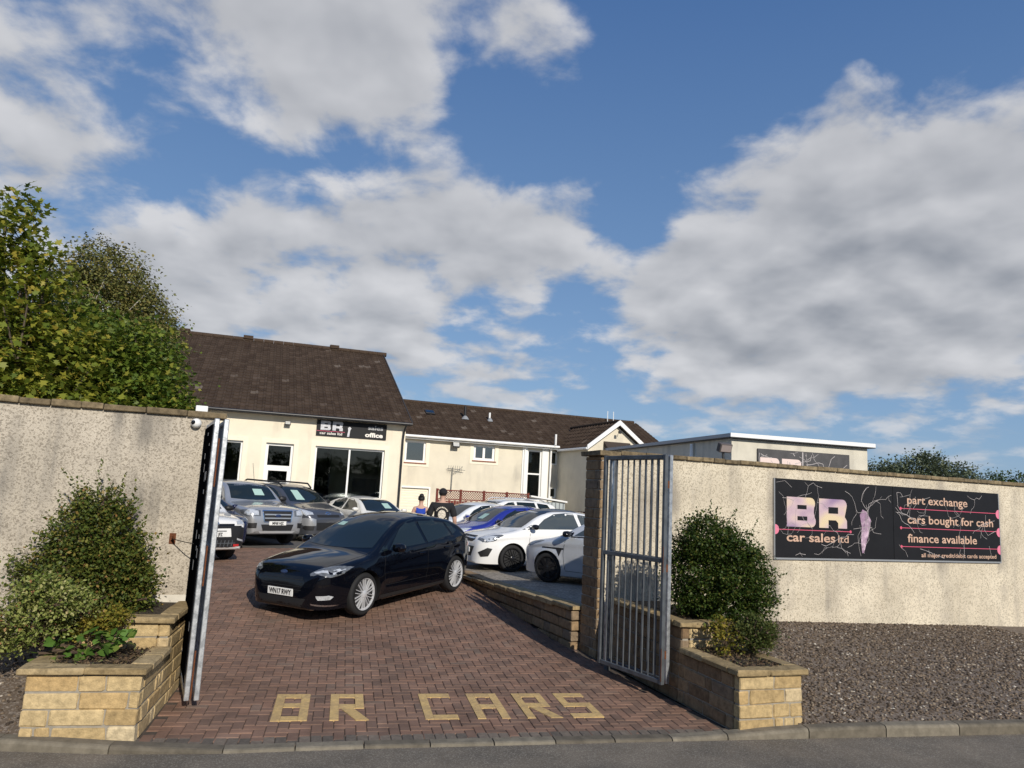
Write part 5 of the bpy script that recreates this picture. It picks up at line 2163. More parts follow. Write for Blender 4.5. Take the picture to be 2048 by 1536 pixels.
c.sides('window_trim', [(1.36, .985), (2.72, 1.02), (2.72, 1.0), (1.36, .962)], m_trim, .006)
for pts in ([(1.24, .30), (1.20, .62), (1.24, .95)], [(2.74, .36), (2.76, 1.0)], [(1.24, .28), (2.6, .28)]):
    c.line('panel_seam', pts, 'L')
    c.line('panel_seam', pts, 'R')
c.sides('side_vent', [(1.02, .70), (1.16, .70), (1.10, .56)], m_trim, .006)
c.sides('side_stripe', [(.66, .70), (1.2, .70), (1.2, .735), (.66, .73)], m_trim, .0045)
c.both3('headlight', [(.16, .58, .76), (.20, .64, .68), (.36, .77, .72), (.62, .83, .82), (.70, .83, .87), (.44, .76, .83)], m_lampd, .006, .05)
c.patch('grille', [(-.40, .62), (-.44, .55), (-.34, .36), (.34, .36), (.44, .55), (.40, .62)], 'F', m_trim, .004)
c.mirror(1.34, .86, 1.03, m_gloss)
handles(c, [(2.5, .86)], m_sil1)
c.wheels('spoke', m_alloyd, 7)
c.card([(1.78, 1.10), (2.05, 1.10), (2.05, 1.27), (1.80, 1.24)], 'L')

# --- blue hatch behind the white one
m_blu = paint('paint_blue', (.018, .028, .26), .26, .15)
BLU = dict(COR)
BLU['paint'] = m_blu
hx, hy = math.cos(COR_HD), math.sin(COR_HD)
hd = math.pi + R(30)
cx, cy = place((-.9 + .25, 20.05), hd, 1, BLU)
c = Car('hatchback_car', 'deep blue hatchback parked between the two white cars', BLU, (cx, cy, ground(-.2, 20.2) - .005), hd)
windscreen(c, .66, 1.03, .54, 1.385)
c.sides('side_window', [(1.42, 1.0), (1.75, 1.24), (2.05, 1.37), (2.4, 1.405), (2.45, 1.01)], m_carglass)
c.sides('side_window', [(2.53, 1.01), (2.48, 1.405), (2.9, 1.37), (3.2, 1.27), (3.28, 1.1)], m_carglass)
c.both3('headlight', [(.09, .50, .82), (.10, .50, .71), (.17, .64, .68), (.36, .77, .72), (.60, .825, .86), (.30, .68, .86)], m_lamp, .006, .05)
c.patch('grille', [(-.40, .78), (-.40, .70), (.40, .70), (.40, .78)], 'F', m_trim, .005)
c.patch('bumper_intake', [(-.46, .56), (-.34, .33), (.34, .33), (.46, .56)], 'F', m_trim, .005)
c.mirror(1.36, .865, 1.06, m_blu)
c.wheels('spoke', m_alloy, 5)
c.plate('SL14 KXB', 0, .47)
c.card([(.05, 1.08), (.05, 1.22), (.30, 1.22), (.32, 1.08)], 'F')

# --- white hatch facing the drive, behind the man
m_wht2 = paint('paint_white_cold', (.74, .76, .77), .3)
WH2 = dict(COR)
WH2['paint'] = m_wht2
hd = math.pi + R(34)
q = (-1.07, 23.65)
c = Car('hatchback_car', 'small white hatchback with dark windscreen below the red trellis fence', WH2, (*q, ground(*q)), hd)
windscreen(c, .66, 1.03, .54, 1.385)
c.sides('side_window', [(1.42, 1.0), (1.75, 1.24), (2.05, 1.37), (2.4, 1.405), (2.62, 1.395), (2.70, 1.02)], m_carglass)
c.both3('headlight', [(.09, .50, .82), (.10, .50, .71), (.17, .64, .68), (.36, .77, .72), (.60, .825, .86), (.30, .68, .86)], m_lamp, .006, .05)
c.patch('grille', [(-.40, .78), (-.40, .70), (.40, .70), (.40, .78)], 'F', m_trim, .005)
c.mirror(1.36, .865, 1.06, m_wht2)
c.wheels('spoke', m_alloy, 5)
c.card([(-.05, 1.10), (-.05, 1.26), (-.30, 1.26), (-.32, 1.10)], 'F')

# --- white estate with roof rails
EST = dict(L=4.5, wb=2.7, af=.92, rw=.335, track=.87, rim=.68, tum=.5, paint=m_wht, rc=.10, ry=.14,
           top=[(0, .55), (.012, .66), (.05, .78), (.12, .88), (.3, .95), (.9, 1.04), (1.2, 1.10), (1.9, 1.52), (2.3, 1.60), (3.0, 1.62), (3.8, 1.58), (4.15, 1.50), (4.35, 1.15), (4.45, .9), (4.5, .6)],
           bot=[(0, .27), (.05, .22), (.4, .2), (4.1, .22), (4.4, .3), (4.5, .38)],
           wid=[(0, .46), (.02, .58), (.08, .70), (.2, .80), (.5, .87), (.92, .895), (2.2, .9), (3.6, .9), (4.1, .86), (4.35, .76), (4.5, .58)],
           belt=[(0, .95), (1.1, 1.04), (2.5, 1.09), (4.5, 1.15)])


def estate(label, q, hd, mat, extra=None, name='estate_car', glass=None):
    sp = dict(EST)
    sp['paint'] = mat
    c = Car(name, label, sp, (*q, ground(*q)), hd)
    g = glass or m_carglass
    windscreen(c, .70, 1.12, .60, 1.50, g)
    c.sides('side_window', [(1.60, 1.10), (1.95, 1.36), (2.2, 1.48), (2.45, 1.51), (2.52, 1.11)], g)
    c.sides('side_window', [(2.60, 1.11), (2.55, 1.515), (3.3, 1.51), (3.4, 1.15)], g)
    c.sides('quarter_window', [(3.48, 1.16), (3.40, 1.505), (3.85, 1.46), (4.05, 1.2)], g)
    c.both3('headlight', [(.06, .48, .86), (.07, .5, .75), (.2, .74, .76), (.5, .85, .86), (.56, .86, .92), (.25, .72, .90)], m_lamp, .006, .06)
    c.patch('grille', [(-.42, .82), (-.42, .68), (.42, .68), (.42, .82)], 'F', m_trim, .005)
    c.patch('bumper_intake', [(-.55, .5), (-.5, .34), (.5, .34), (.55, .5)], 'F', m_trim, .005)
    c.mirror(1.55, .90, 1.14, mat)
    for sd_ in (1, -1):
        MB().tube([(c.X(2.05), .56 * sd_, 1.55), (c.X(2.2), .56 * sd_, 1.63), (c.X(3.6), .56 * sd_, 1.64), (c.X(3.8), .55 * sd_, 1.575)], .018, 8).build('roof_rail', m_galv, c.e, smooth=True)
    c.wheels('spoke', m_alloy, 5)
    return c


c = estate('white estate car with roof rails in front of the red trellis fence', (-.2, 26.75), math.pi + R(30), m_wht)
c.card([(.05, 1.18), (.05, 1.34), (.32, 1.34), (.34, 1.18)], 'F')

# --- left row --------------------------------------------------------------
# silver pickup
m_sil2 = paint('paint_pickup_silver', (.50, .51, .52), .3, .6)
PIC = dict(L=5.3, wb=3.22, af=.92, rw=.385, track=.88, rim=.62, tum=.42, paint=m_sil2, rc=.10, ry=.14, flare=.035, cat='pickup', hoodcrown=.05,
           top=[(0, .60), (.012, .80), (.04, .98), (.10, 1.07), (.3, 1.12), (.9, 1.19), (1.35, 1.25), (2.0, 1.70), (2.35, 1.79), (3.0, 1.81), (3.45, 1.76), (3.65, 1.45), (3.75, 1.24), (4.4, 1.24), (5.2, 1.24), (5.28, 1.1), (5.3, .7)],
           bot=[(0, .45), (.05, .36), (.4, .32), (4.6, .38), (5.2, .5), (5.3, .58)],
           wid=[(0, .60), (.02, .72), (.06, .79), (.15, .85), (.4, .90), (.92, .925), (2.2, .92), (3.6, .92), (4.8, .92), (5.2, .88), (5.3, .8)],
           belt=[(0, 1.06), (1.2, 1.17), (2.5, 1.22), (5.3, 1.24)])
hd = math.atan2(-.69, .72)
q = (-8.24, 22.67)
c = Car('pickup_truck', 'silver pickup truck with tall black grille beside the grey van', PIC, (*q, ground(*q)), hd)
windscreen(c, .72, 1.28, .62, 1.69)
c.sides('side_window', [(1.75, 1.24), (2.1, 1.55), (2.35, 1.68), (2.62, 1.70), (2.66, 1.25)], m_carglass)
c.sides('side_window', [(2.74, 1.25), (2.70, 1.70), (3.2, 1.68), (3.42, 1.3)], m_carglass)
c.patch('grille', [(-.44, .99), (-.40, .70), (.40, .70), (.44, .99)], 'F', m_trim, .006)
for z in (.775, .875):
    c.patch('grille_bar', [(-.40, z), (.40, z), (.41, z + .035), (-.41, z + .035)], 'F', m_sil2, .016)
c.line('grille_frame', [(-.46, 1.0), (-.41, .69), (.41, .69), (.46, 1.0), (-.46, 1.0)], 'F', .018, m_chrome)
bd = c.bvh.ray_cast(Vector((9, 0, .87)), Vector((-1, 0, 0)))[0]
mb = MB()
mb.lathe([(0.001, .02), (.07, .018), (.085, .01), (.086, 0)], 24, M=Matrix.Translation((bd.x + .014, 0, .86)) @ Matrix.Rotation(R(88), 4, 'Y') @ Matrix.Diagonal((.5, 1.1, 1, 1)))
mb.build('badge', MATS['badge_blue'], c.e, smooth=True)
c.patch('bumper_intake', [(-.50, .62), (-.44, .45), (.44, .45), (.50, .62)], 'F', m_trim, .006)
c.patch('skid_plate', [(-.56, .44), (-.50, .38), (.50, .38), (.56, .44)], 'F', m_alloy, .012)
c.both3('headlight', [(.05, .52, 1.02), (.06, .52, .84), (.14, .80, .83), (.42, .90, .90), (.48, .905, .99), (.2, .84, 1.03)], m_lampd, .007, .06)
c.both3('headlight_lens', [(.07, .58, .99), (.07, .58, .87), (.14, .79, .86), (.3, .87, .91), (.22, .83, .99)], m_lamp, .012, .06)
c.both3('fog_recess', [(.06, .62, .66), (.06, .62, .52), (.14, .82, .52), (.25, .87, .58), (.16, .83, .66)], m_trim, .007, .06)
c.plate('MF68 HJZ', 0, .655)
c.mirror(1.72, .93, 1.30, m_trim, 1.3)
c.wheels('spoke', m_alloy, 6)
c.card([(.04, 1.38), (.04, 1.56), (.34, 1.56), (.36, 1.38)], 'F')
MB().tube([(c.X(2.2), .3, 1.78), (c.X(2.5), .35, 2.35)], .006, 5).build('antenna', m_trim, c.e)

# grey van-like people carrier
m_gry = paint('paint_grey', (.10, .105, .12), .3, .5)
VAN = dict(L=4.38, wb=2.73, af=.90, rw=.33, track=.87, rim=.62, tum=.33, paint=m_gry, rc=.12, ry=.16, cat='van',
           top=[(0, .52), (.012, .66), (.05, .80), (.12, .90), (.3, 1.0), (.7, 1.11), (.95, 1.18), (1.7, 1.66), (2.05, 1.76), (2.6, 1.80), (3.8, 1.78), (4.2, 1.72), (4.32, 1.3), (4.37, .8), (4.38, .6)],
           bot=[(0, .27), (.05, .22), (.4, .2), (4.0, .22), (4.3, .3), (4.38, .38)],
           wid=[(0, .46), (.02, .58), (.08, .70), (.2, .80), (.5, .87), (.90, .90), (2.2, .905), (3.8, .905), (4.2, .87), (4.38, .78)],
           belt=[(0, .98), (1.0, 1.10), (2.5, 1.15), (4.38, 1.18)])
hd = math.atan2(-.57, .82)
q = (-5.61 - 2.265 * .82, 23.67 + 2.265 * .57)
c = Car('people_carrier', 'dark grey van-shaped car with black roof rails behind the silver pickup', VAN, (*q, ground(*q)), hd)
windscreen(c, .74, 1.22, .64, 1.65)
c.sides('side_window', [(1.30, 1.14), (1.75, 1.48), (2.0, 1.60), (2.30, 1.64), (2.36, 1.16)], m_carglass)
c.sides('side_window', [(2.44, 1.16), (2.40, 1.645), (3.2, 1.64), (3.24, 1.18)], m_carglass)
c.both3('headlight', [(.14, .58, .98), (.12, .58, .82), (.22, .76, .80), (.52, .87, .92), (.66, .88, 1.06), (.4, .80, 1.06)], m_lamp, .007, .06)
c.patch('grille', [(-.46, .84), (-.46, .76), (.46, .76), (.46, .84)], 'F', m_trim, .006)
c.line('badge', [(-.12, .86), (0, .92), (.12, .86)], 'F', .013, m_chrome)
c.line('badge', [(-.12, .80), (0, .86), (.12, .80)], 'F', .013, m_chrome)
c.both3('bumper_corner', [(.05, .52, .70), (.05, .52, .50), (.2, .79, .48), (.45, .86, .55), (.45, .86, .70), (.2, .78, .74)], m_sil2, .006, .06)
c.both3('fog_recess', [(.07, .56, .50), (.08, .58, .36), (.2, .78, .36), (.3, .82, .42), (.22, .79, .5)], m_trim, .009, .06)
c.patch('bumper_intake', [(-.50, .60), (-.5, .36), (.5, .36), (.50, .60)], 'F', m_trim, .006)
for sd_ in (1, -1):
    MB().tube([(c.X(1.75), .60 * sd_, 1.66), (c.X(1.95), .62 * sd_, 1.80), (c.X(3.6), .62 * sd_, 1.84), (c.X(3.85), .60 * sd_, 1.74)], .028, 8).build('roof_rail', m_trim, c.e, smooth=True)
c.mirror(1.36, .91, 1.22, m_trim, 1.2)
c.wheels('spoke', m_alloy, 5)
c.card([(-.14, 1.26), (-.16, 1.56), (-.42, 1.56), (-.46, 1.26)], 'F')

# small white city 4x4 with dark bumper
PAN = dict(L=3.7, wb=2.3, af=.76, rw=.31, track=.80, rim=.64, tum=.34, paint=m_wht, rc=.11, ry=.15, flare=.03,
           top=[(0, .52), (.012, .68), (.04, .84), (.10, .93), (.25, .98), (.7, 1.06), (.9, 1.11), (1.5, 1.50), (1.9, 1.60), (2.6, 1.63), (3.3, 1.58), (3.5, 1.46), (3.62, 1.1), (3.68, .8), (3.7, .6)],
           bot=[(0, .34), (.05, .28), (.4, .24), (3.3, .26), (3.6, .32), (3.7, .4)],
           wid=[(0, .48), (.02, .58), (.06, .67), (.15, .75), (.4, .81), (.76, .835), (2.0, .835), (3.2, .83), (3.5, .78), (3.65, .7), (3.7, .6)],
           belt=[(0, .98), (.9, 1.04), (2.0, 1.08), (3.7, 1.12)])
hd = math.atan2(-.62, .78)
q = (-6.3 - 1.91 * .78, 16.25 + 1.91 * .62)
c = Car('city_car', 'white city car with dark bumper and barred skid plate by the galvanised gate', PAN, (*q, ground(*q)), hd)
windscreen(c, .66, 1.13, .58, 1.50)
c.sides('side_window', [(1.22, 1.08), (1.55, 1.36), (1.75, 1.47), (2.05, 1.50), (2.1, 1.1)], m_carglass)
c.sides('side_window', [(2.17, 1.1), (2.13, 1.5), (2.8, 1.5), (2.85, 1.13)], m_carglass)
c.patch('bumper', [(-.62, .80), (-.66, .50), (-.6, .35), (.6, .35), (.66, .50), (.62, .80)], 'F', m_trim, .006)
c.both3('bumper_corner', [(.03, .50, .78), (.03, .50, .36), (.14, .74, .34), (.40, .82, .40), (.40, .82, .62), (.14, .745, .74)], m_trim, .006, .06)
c.both3('headlight', [(.05, .52, .97), (.04, .50, .83), (.14, .73, .80), (.32, .79, .86), (.30, .78, .97), (.15, .70, .99)], m_lamp, .008, .06)
c.patch('upper_grille', [(-.44, .84), (-.44, .79), (.44, .79), (.44, .84)], 'F', m_gloss, .008)
bd = c.bvh.ray_cast(Vector((9, 0, .82)), Vector((-1, 0, 0)))[0]
mb = MB()
mb.lathe([(0.001, .02), (.05, .018), (.06, .01), (.061, 0)], 20, M=Matrix.Translation((bd.x + .008, 0, .835)) @ Matrix.Rotation(R(80), 4, 'Y'))
mb.build('badge', m_chrome, c.e, smooth=True)
c.patch('plate_holder', [(-.34, .74), (-.36, .56), (.36, .56), (.34, .74)], 'F', m_plate, .012)
c.patch('holder_slot', [(-.24, .695), (-.24, .675), (.24, .675), (.24, .695)], 'F', m_trim, .016)
c.plate('SY65 JFZ', 0, .615, w_=.46)
c.patch('skid_plate', [(-.46, .50), (-.42, .34), (.42, .34), (.46, .50)], 'F', m_trim, .010)
for k in range(9):
    y = -.36 + k * .09
    c.patch('skid_bar', [(y, .35), (y + .02, .35), (y + .045, .49), (y + .025, .49)], 'F', m_galv_g, .016)
c.patch('skid_rail', [(-.46, .415), (.46, .415), (.46, .432), (-.46, .432)], 'F', m_galv_g, .018)
c.both3('tow_cover', [(.03, .42, .40), (.03, .42, .35), (.05, .56, .35), (.05, .56, .40)], pmat('red_plastic', (.5, .03, .03), .4), .014, .08)
c.both3('bumper_hoop', [(.02, .50, .53), (.02, .50, .49), (.10, .70, .44), (.12, .73, .36), (.16, .76, .36), (.14, .735, .47)], m_alloy, .014, .05)
c.mirror(1.18, .84, 1.14, m_trim)
c.wheels('spoke', m_alloyd, 5)

# dark blue hatch just behind it
m_dblu = paint('paint_dark_blue', (.008, .012, .05), .26, .2)
DB = dict(COR)
DB['paint'] = m_dblu
hd = math.atan2(-.66, .75)
q = (-7.25 - 2.095 * .75, 19.25 + 2.095 * .66)
c = Car('hatchback_car', 'dark blue hatchback squeezed between the white city car and silver pickup', DB, (*q, ground(*q)), hd)
windscreen(c, .66, 1.03, .54, 1.385)
c.sides('side_window', [(1.42, 1.0), (1.75, 1.24), (2.05, 1.37), (2.4, 1.405), (2.62, 1.395), (2.70, 1.02)], m_carglass)
c.both3('headlight', [(.09, .50, .82), (.10, .50, .71), (.17, .64, .68), (.36, .77, .72), (.60, .825, .86), (.30, .68, .86)], m_lampd, .006, .05)
c.patch('grille', [(-.40, .78), (-.40, .66), (.40, .66), (.40, .78)], 'F', m_trim, .005)
c.plate('SF12 BZU', 0, .50, .1)
c.mirror(1.36, .865, 1.06, m_dblu)
c.wheels('spoke', m_alloy, 5)

# white hatch in front of the office window
WH3 = dict(FIE)
WH3['paint'] = paint('paint_cream_white', (.76, .74, .68), .3)
WH3['steer'] = 0
hd = math.atan2(-.75, .66)
q = (-4.7, 25.5)
c = Car('hatchback_car', 'cream white hatchback parked in front of the large office window', WH3, (*q, ground(*q)), hd)
windscreen(c, .66, 1.02, .54, 1.37)
c.sides('side_window', [(1.42, 1.0), (1.76, 1.23), (2.05, 1.355), (2.4, 1.39), (2.45, 1.0)], m_carglass)
c.sides('side_window', [(2.53, 1.02), (2.48, 1.385), (2.9, 1.35), (3.2, 1.25), (3.25, 1.1)], m_carglass)
c.both3('headlight', [(.16, .58, .78), (.20, .64, .69), (.36, .77, .73), (.62, .83, .84), (.44, .76, .84)], m_lamp, .006, .05)
c.mirror(1.34, .86, 1.05, WH3['paint'])
c.wheels('spoke', m_alloy, 5)
c.card([(.10, 1.10), (.10, 1.26), (.36, 1.26), (.38, 1.10)], 'F')

# ------------------------------------------------------------------ people
m_skin = pmat('skin', (.50, .30, .22), .6)
m_shirt_b = pmat('shirt_blue', (.012, .05, .36), .85, var=.2, vscale=12, bump=.3, bscale=25)
m_shirt_k = pmat('shirt_black', (.012, .012, .014), .9, var=.3, vscale=12, bump=.3, bscale=25)
m_jean = pmat('trousers', (.03, .035, .05), .9, var=.3, vscale=15)
m_hair = pmat('hair_black', (.012, .010, .009), .6, bump=.6, bscale=90)
m_shoe = pmat('shoe', (.03, .03, .03), .6)


def skin_mesh(name, verts, edges, radii, mat, parent, root=0, sub=2):
    me = bpy.data.meshes.new(name)
    me.from_pydata(verts, edges, [])
    o = bpy.data.objects.new(name, me)
    COL.objects.link(o)
    o.modifiers.new('s', 'SKIN')
    sv = me.skin_vertices[0].data
    for i, r_ in enumerate(radii):
        sv[i].radius = r_ if isinstance(r_, tuple) else (r_, r_)
    sv[root].use_root = True
    sb = o.modifiers.new('u', 'SUBSURF')
    sb.levels = sub
    sb.render_levels = sub
    dg = bpy.context.evaluated_depsgraph_get()
    nm = bpy.data.meshes.new_from_object(o.evaluated_get(dg))
    bpy.data.objects.remove(o)
    nm.materials.clear()
    nm.materials.append(mat)
    nm.shade_smooth()
    return link(name, nm, parent)


def person(label, loc, rz, H, broad, shirt, cap, sleeveless):
    """local: facing +y, x to the figure's right"""
    e = thing('person', label, 'person', loc, rz)
    k = H / 1.75
    b = broad

    def P(x, y, z):
        return (x * k, y * k, z * k)
    V, E, Rr = [], [], []

    def chain(pts, start=None):
        prev = start
        for (x, y, z, r_) in pts:
            V.append(P(x, y, z))
            Rr.append(r_ * k if not isinstance(r_, tuple) else (r_[0] * k, r_[1] * k))
            if prev is not None:
                E.append((prev, len(V) - 1))
            prev = len(V) - 1
        return prev
    pel = chain([(0, 0, .95, (.13 * b, .10 * b))])
    wa = chain([(0, .005, 1.08, (.125 * b, .09 * b)), (0, .0, 1.25, (.14 * b, .095 * b)), (0, -.005, 1.38, (.13 * b, .085 * b))], pel)
    nk = chain([(0, -.01, 1.48, .055), (0, .01, 1.54, .052)], wa)
    hd_ = chain([(0, .025, 1.60, (.066, .08)), (0, .025, 1.67, (.073, .088)), (0, .015, 1.735, .052)], nk)
    for s_ in (1, -1):
        sh_ = chain([(.165 * s_ * b, -.01, 1.405, .062 * b)], wa)
        el_ = chain([(.215 * s_ * b, -.02, 1.27, .05 * b), (.245 * s_ * b, -.03, 1.12, .042 * b), (.25 * s_ * b, .03, .99, .037 * b), (.245 * s_ * b, .10, .88, .026)], sh_)
        pm = chain([(.24 * s_ * b, .125, .82, (.02, .036))], el_)
        for f_, (dx, dy, l_) in enumerate(((.0, .030, .075), (.0, .012, .085), (.0, -.008, .08), (.0, -.026, .065))):
            chain([(.24 * s_ * b, .128 + dy, .785, .010), (.232 * s_ * b, .135 + dy, .785 - l_ * .5, .009), (.222 * s_ * b, .138 + dy, .785 - l_, .0075)], pm)
        chain([(.225 * s_ * b, .165, .825, .0115), (.215 * s_ * b, .18, .785, .009)], pm)
        hp = chain([(.085 * s_ * b, 0, .88, .088 * b)], pel)
        chain([(.095 * s_, .01 * s_, .70, .082), (.10 * s_, .02 * s_, .50, .058), (.10 * s_, -.01, .32, .054), (.10 * s_, -.02, .09, .036), (.10 * s_, .06, .035, .036), (.10 * s_, .15, .03, .028)], hp)
    skin_mesh('body', V, E, Rr, m_skin, e, pel)
    # top
    V, E, Rr = [], [], []
    g = .016
    pel = chain([(0, 0, .93, (.145 * b, .115 * b))])
    wa = chain([(0, .005, 1.08, (.145 * b, .108 * b)), (0, .0, 1.25, (.155 * b, .112 * b)), (0, -.005, 1.385, (.142 * b, .098 * b)), (0, -.01, 1.462, (.085, .07))], pel)
    if sleeveless:
        for s_ in (1, -1):
            chain([(.11 * s_ * b, -.008, 1.40, .075 * b), (.145 * s_ * b, -.01, 1.425, .066 * b)], 3)
    else:
        for s_ in (1, -1):
            chain([(.165 * s_ * b, -.01, 1.405, .078 * b), (.215 * s_ * b, -.02, 1.27, .068 * b), (.238 * s_ * b, -.026, 1.16, .062 * b)], 3)
    skin_mesh('top', V, E, Rr, shirt, e, pel)
    V, E, Rr = [], [], []
    pel = chain([(0, 0, .97, (.14 * b, .112 * b))])
    for s_ in (1, -1):
        chain([(.085 * s_ * b, 0, .86, .102 * b), (.095 * s_, .01 * s_, .70, .093), (.10 * s_, .02 * s_, .50, .075), (.10 * s_, -.01, .32, .07), (.10 * s_, -.02, .09, .062)], pel)
    skin_mesh('trousers', V, E, Rr, m_jean, e, pel)
    for s_ in (1, -1):
        V, E, Rr = [], [], []
        chain([(.10 * s_, -.05, .045, .04), (.10 * s_, .04, .04, .043), (.10 * s_, .17, .035, .034)])
        skin_mesh('shoe', V, E, Rr, m_shoe, e, 0)
    hc = Vector(P(0, .02, 1.66))
    # face: nose, ears, eyes, mouth (turned away from the street)
    for s_ in (1, -1):
        mb = MB()
        mb.lathe([(0.001, .012), (.016, .01), (.024, 0), (.018, -.008)], 12, M=Matrix.Translation(hc + Vector((.072 * s_ * k, -.005, -.01))) @ Matrix.Rotation(R(90 * s_), 4, 'Y') @ Matrix.Diagonal((1.3, .8, 1, 1)))
        mb.build('ear', m_skin, e, smooth=True)
        mb = MB()
        mb.lathe([(0.001, .004), (.008, .003), (.011, 0)], 10, M=Matrix.Translation(hc + Vector((.03 * s_ * k, .086 * k, .005))) @ Matrix.Rotation(R(-90), 4, 'X'))
        mb.build('eye', m_hair, e, smooth=True)
    MB().prism([hc + Vector((-.014, .083 * k, -.03)), hc + Vector((.014, .083 * k, -.03)), hc + Vector((0, .112 * k, -.026)), ], (0, -.01, .045)).build('nose', m_skin, e)
    MB().box(hc.x - .022, hc.x + .022, hc.y + .078 * k, hc.y + .09 * k, hc.z - .062, hc.z - .055).build('mouth', pmat('lips', (.35, .12, .1), .6), e)

    def dome(name, mat, zc, rx, ry, rz_, lo, wob=0.0, n=14):
        mb = MB()
        P_ = []
        r2 = random.Random(4)
        for i in range(n):
            a = R(lo + (90 - lo) * i / (n - 1))
            row = []
            for j in range(25):
                t = 2 * math.pi * j / 24
                w_ = 1 + (r2.uniform(-wob, wob) if 0 < j < 24 else 0)
                row.append((hc.x + rx * math.cos(a) * math.cos(t) * w_, hc.y - .005 + ry * math.cos(a) * math.sin(t) * w_, zc + rz_ * math.sin(a)))
            P_.append(row)
        mb.grid(P_)
        return mb.build(name, mat, e, smooth=70, recalc=True)
    if cap:
        cp = dome('cap', m_shirt_k, hc.z + .015, .09 * k, .104 * k, .098 * k, -8)
        mb = MB()
        pts = [(hc.x + .08 * math.cos(R(t)), hc.y + .06 + .13 * math.sin(R(t)), hc.z + .02 - .012 * math.sin(R(t))) for t in range(0, 181, 15)]
        mb.prism(pts, (0, 0, .008))
        mb.build('cap_peak', m_shirt_k, cp, recalc=True)
        dome('hair', m_hair, hc.z + .005, .079 * k, .094 * k, .08 * k, -38)
    else:
        hr = dome('hair', m_hair, hc.z + .005, .086 * k, .1 * k, .098 * k, -30, .03)
        mb = MB()
        mb.lathe([(.055 * math.cos(R(a)), .052 * math.sin(R(a))) for a in range(-90, 91, 15)], 16, M=Matrix.Translation(hc + Vector((0, -.075, .075))))
        mb.build('hair_bun', m_hair, hr, smooth=True)
    return e


w_ = (-1.35, 18.0)
person('person in a sleeveless blue top with dark hair pinned up, seen from behind', (-2.09, 18.2, ground(-2.09, 18.2)), R(8), 1.68, .94, m_shirt_b, False, True)
mp_ = (-1.30 + .22, 16.3)
man = person('person in a black cap and black printed shirt, seen from behind', (-1.41, 16.4, ground(-1.41, 16.4)), R(6), 1.86, 1.13, m_shirt_k, True, False)
# print on the back of the shirt: ring of lettering round a pale emblem
tp = [o for o in man.children if o.name.startswith('top')][0]
bmv = bmesh.new()
bmv.from_mesh(tp.data)
tb = BVHTree.FromBMesh(bmv)
bmv.free()


def back_print(pts, mat, off, name):
    bm = bmesh.new()
    f = bm.faces.new([bm.verts.new((x, 0, z)) for x, z in pts])
    bmesh.ops.triangulate(bm, faces=[f])
    for _ in range(4):
        ed = [q for q in bm.edges if q.calc_length() > .04]
        if ed:
            bmesh.ops.subdivide_edges(bm, edges=ed, cuts=1)
            bmesh.ops.triangulate(bm, faces=bm.faces)
    for v in bm.verts:
        h = tb.ray_cast(Vector((v.co.x, -2, v.co.z)), Vector((0, 1, 0)))
        if h[0]:
            v.co = h[0] + h[1] * off
    me = bpy.data.meshes.new(name)
    bm.to_mesh(me)
    bm.free()
    me.materials.append(mat)
    return link(name, me, tp)


m_prt = pmat('shirt_print', (.62, .56, .46), .9, var=.6, vscale=30)
zc = 1.235 * 1.86 / 1.75
back_print([(.085 * math.cos(t), zc + .10 * math.sin(t) - .01) for t in np.linspace(0, 2 * math.pi, 20)[:-1]], m_prt, .006, 'emblem')
for i in range(9):
    a = R(30 + i * 15)
    cx_, cz_ = .135 * math.cos(a), zc + .145 * math.sin(a)
    t = a - math.pi / 2
    q = [(-.012, -.014), (.012, -.014), (.012, .014), (-.012, .014)]
    back_print([(cx_ + x * math.cos(t) - z * math.sin(t), cz_ + x * math.sin(t) + z * math.cos(t)) for x, z in q], m_prt, .006, 'print_letter')
for i in range(6):
    a = R(220 + i * 20)
    cx_, cz_ = .125 * math.cos(a), zc + .145 * math.sin(a)
    q = [(-.015, -.012), (.015, -.012), (.015, .012), (-.015, .012)]
    back_print([(cx_ + x, cz_ + z) for x, z in q], m_prt, .006, 'print_letter')

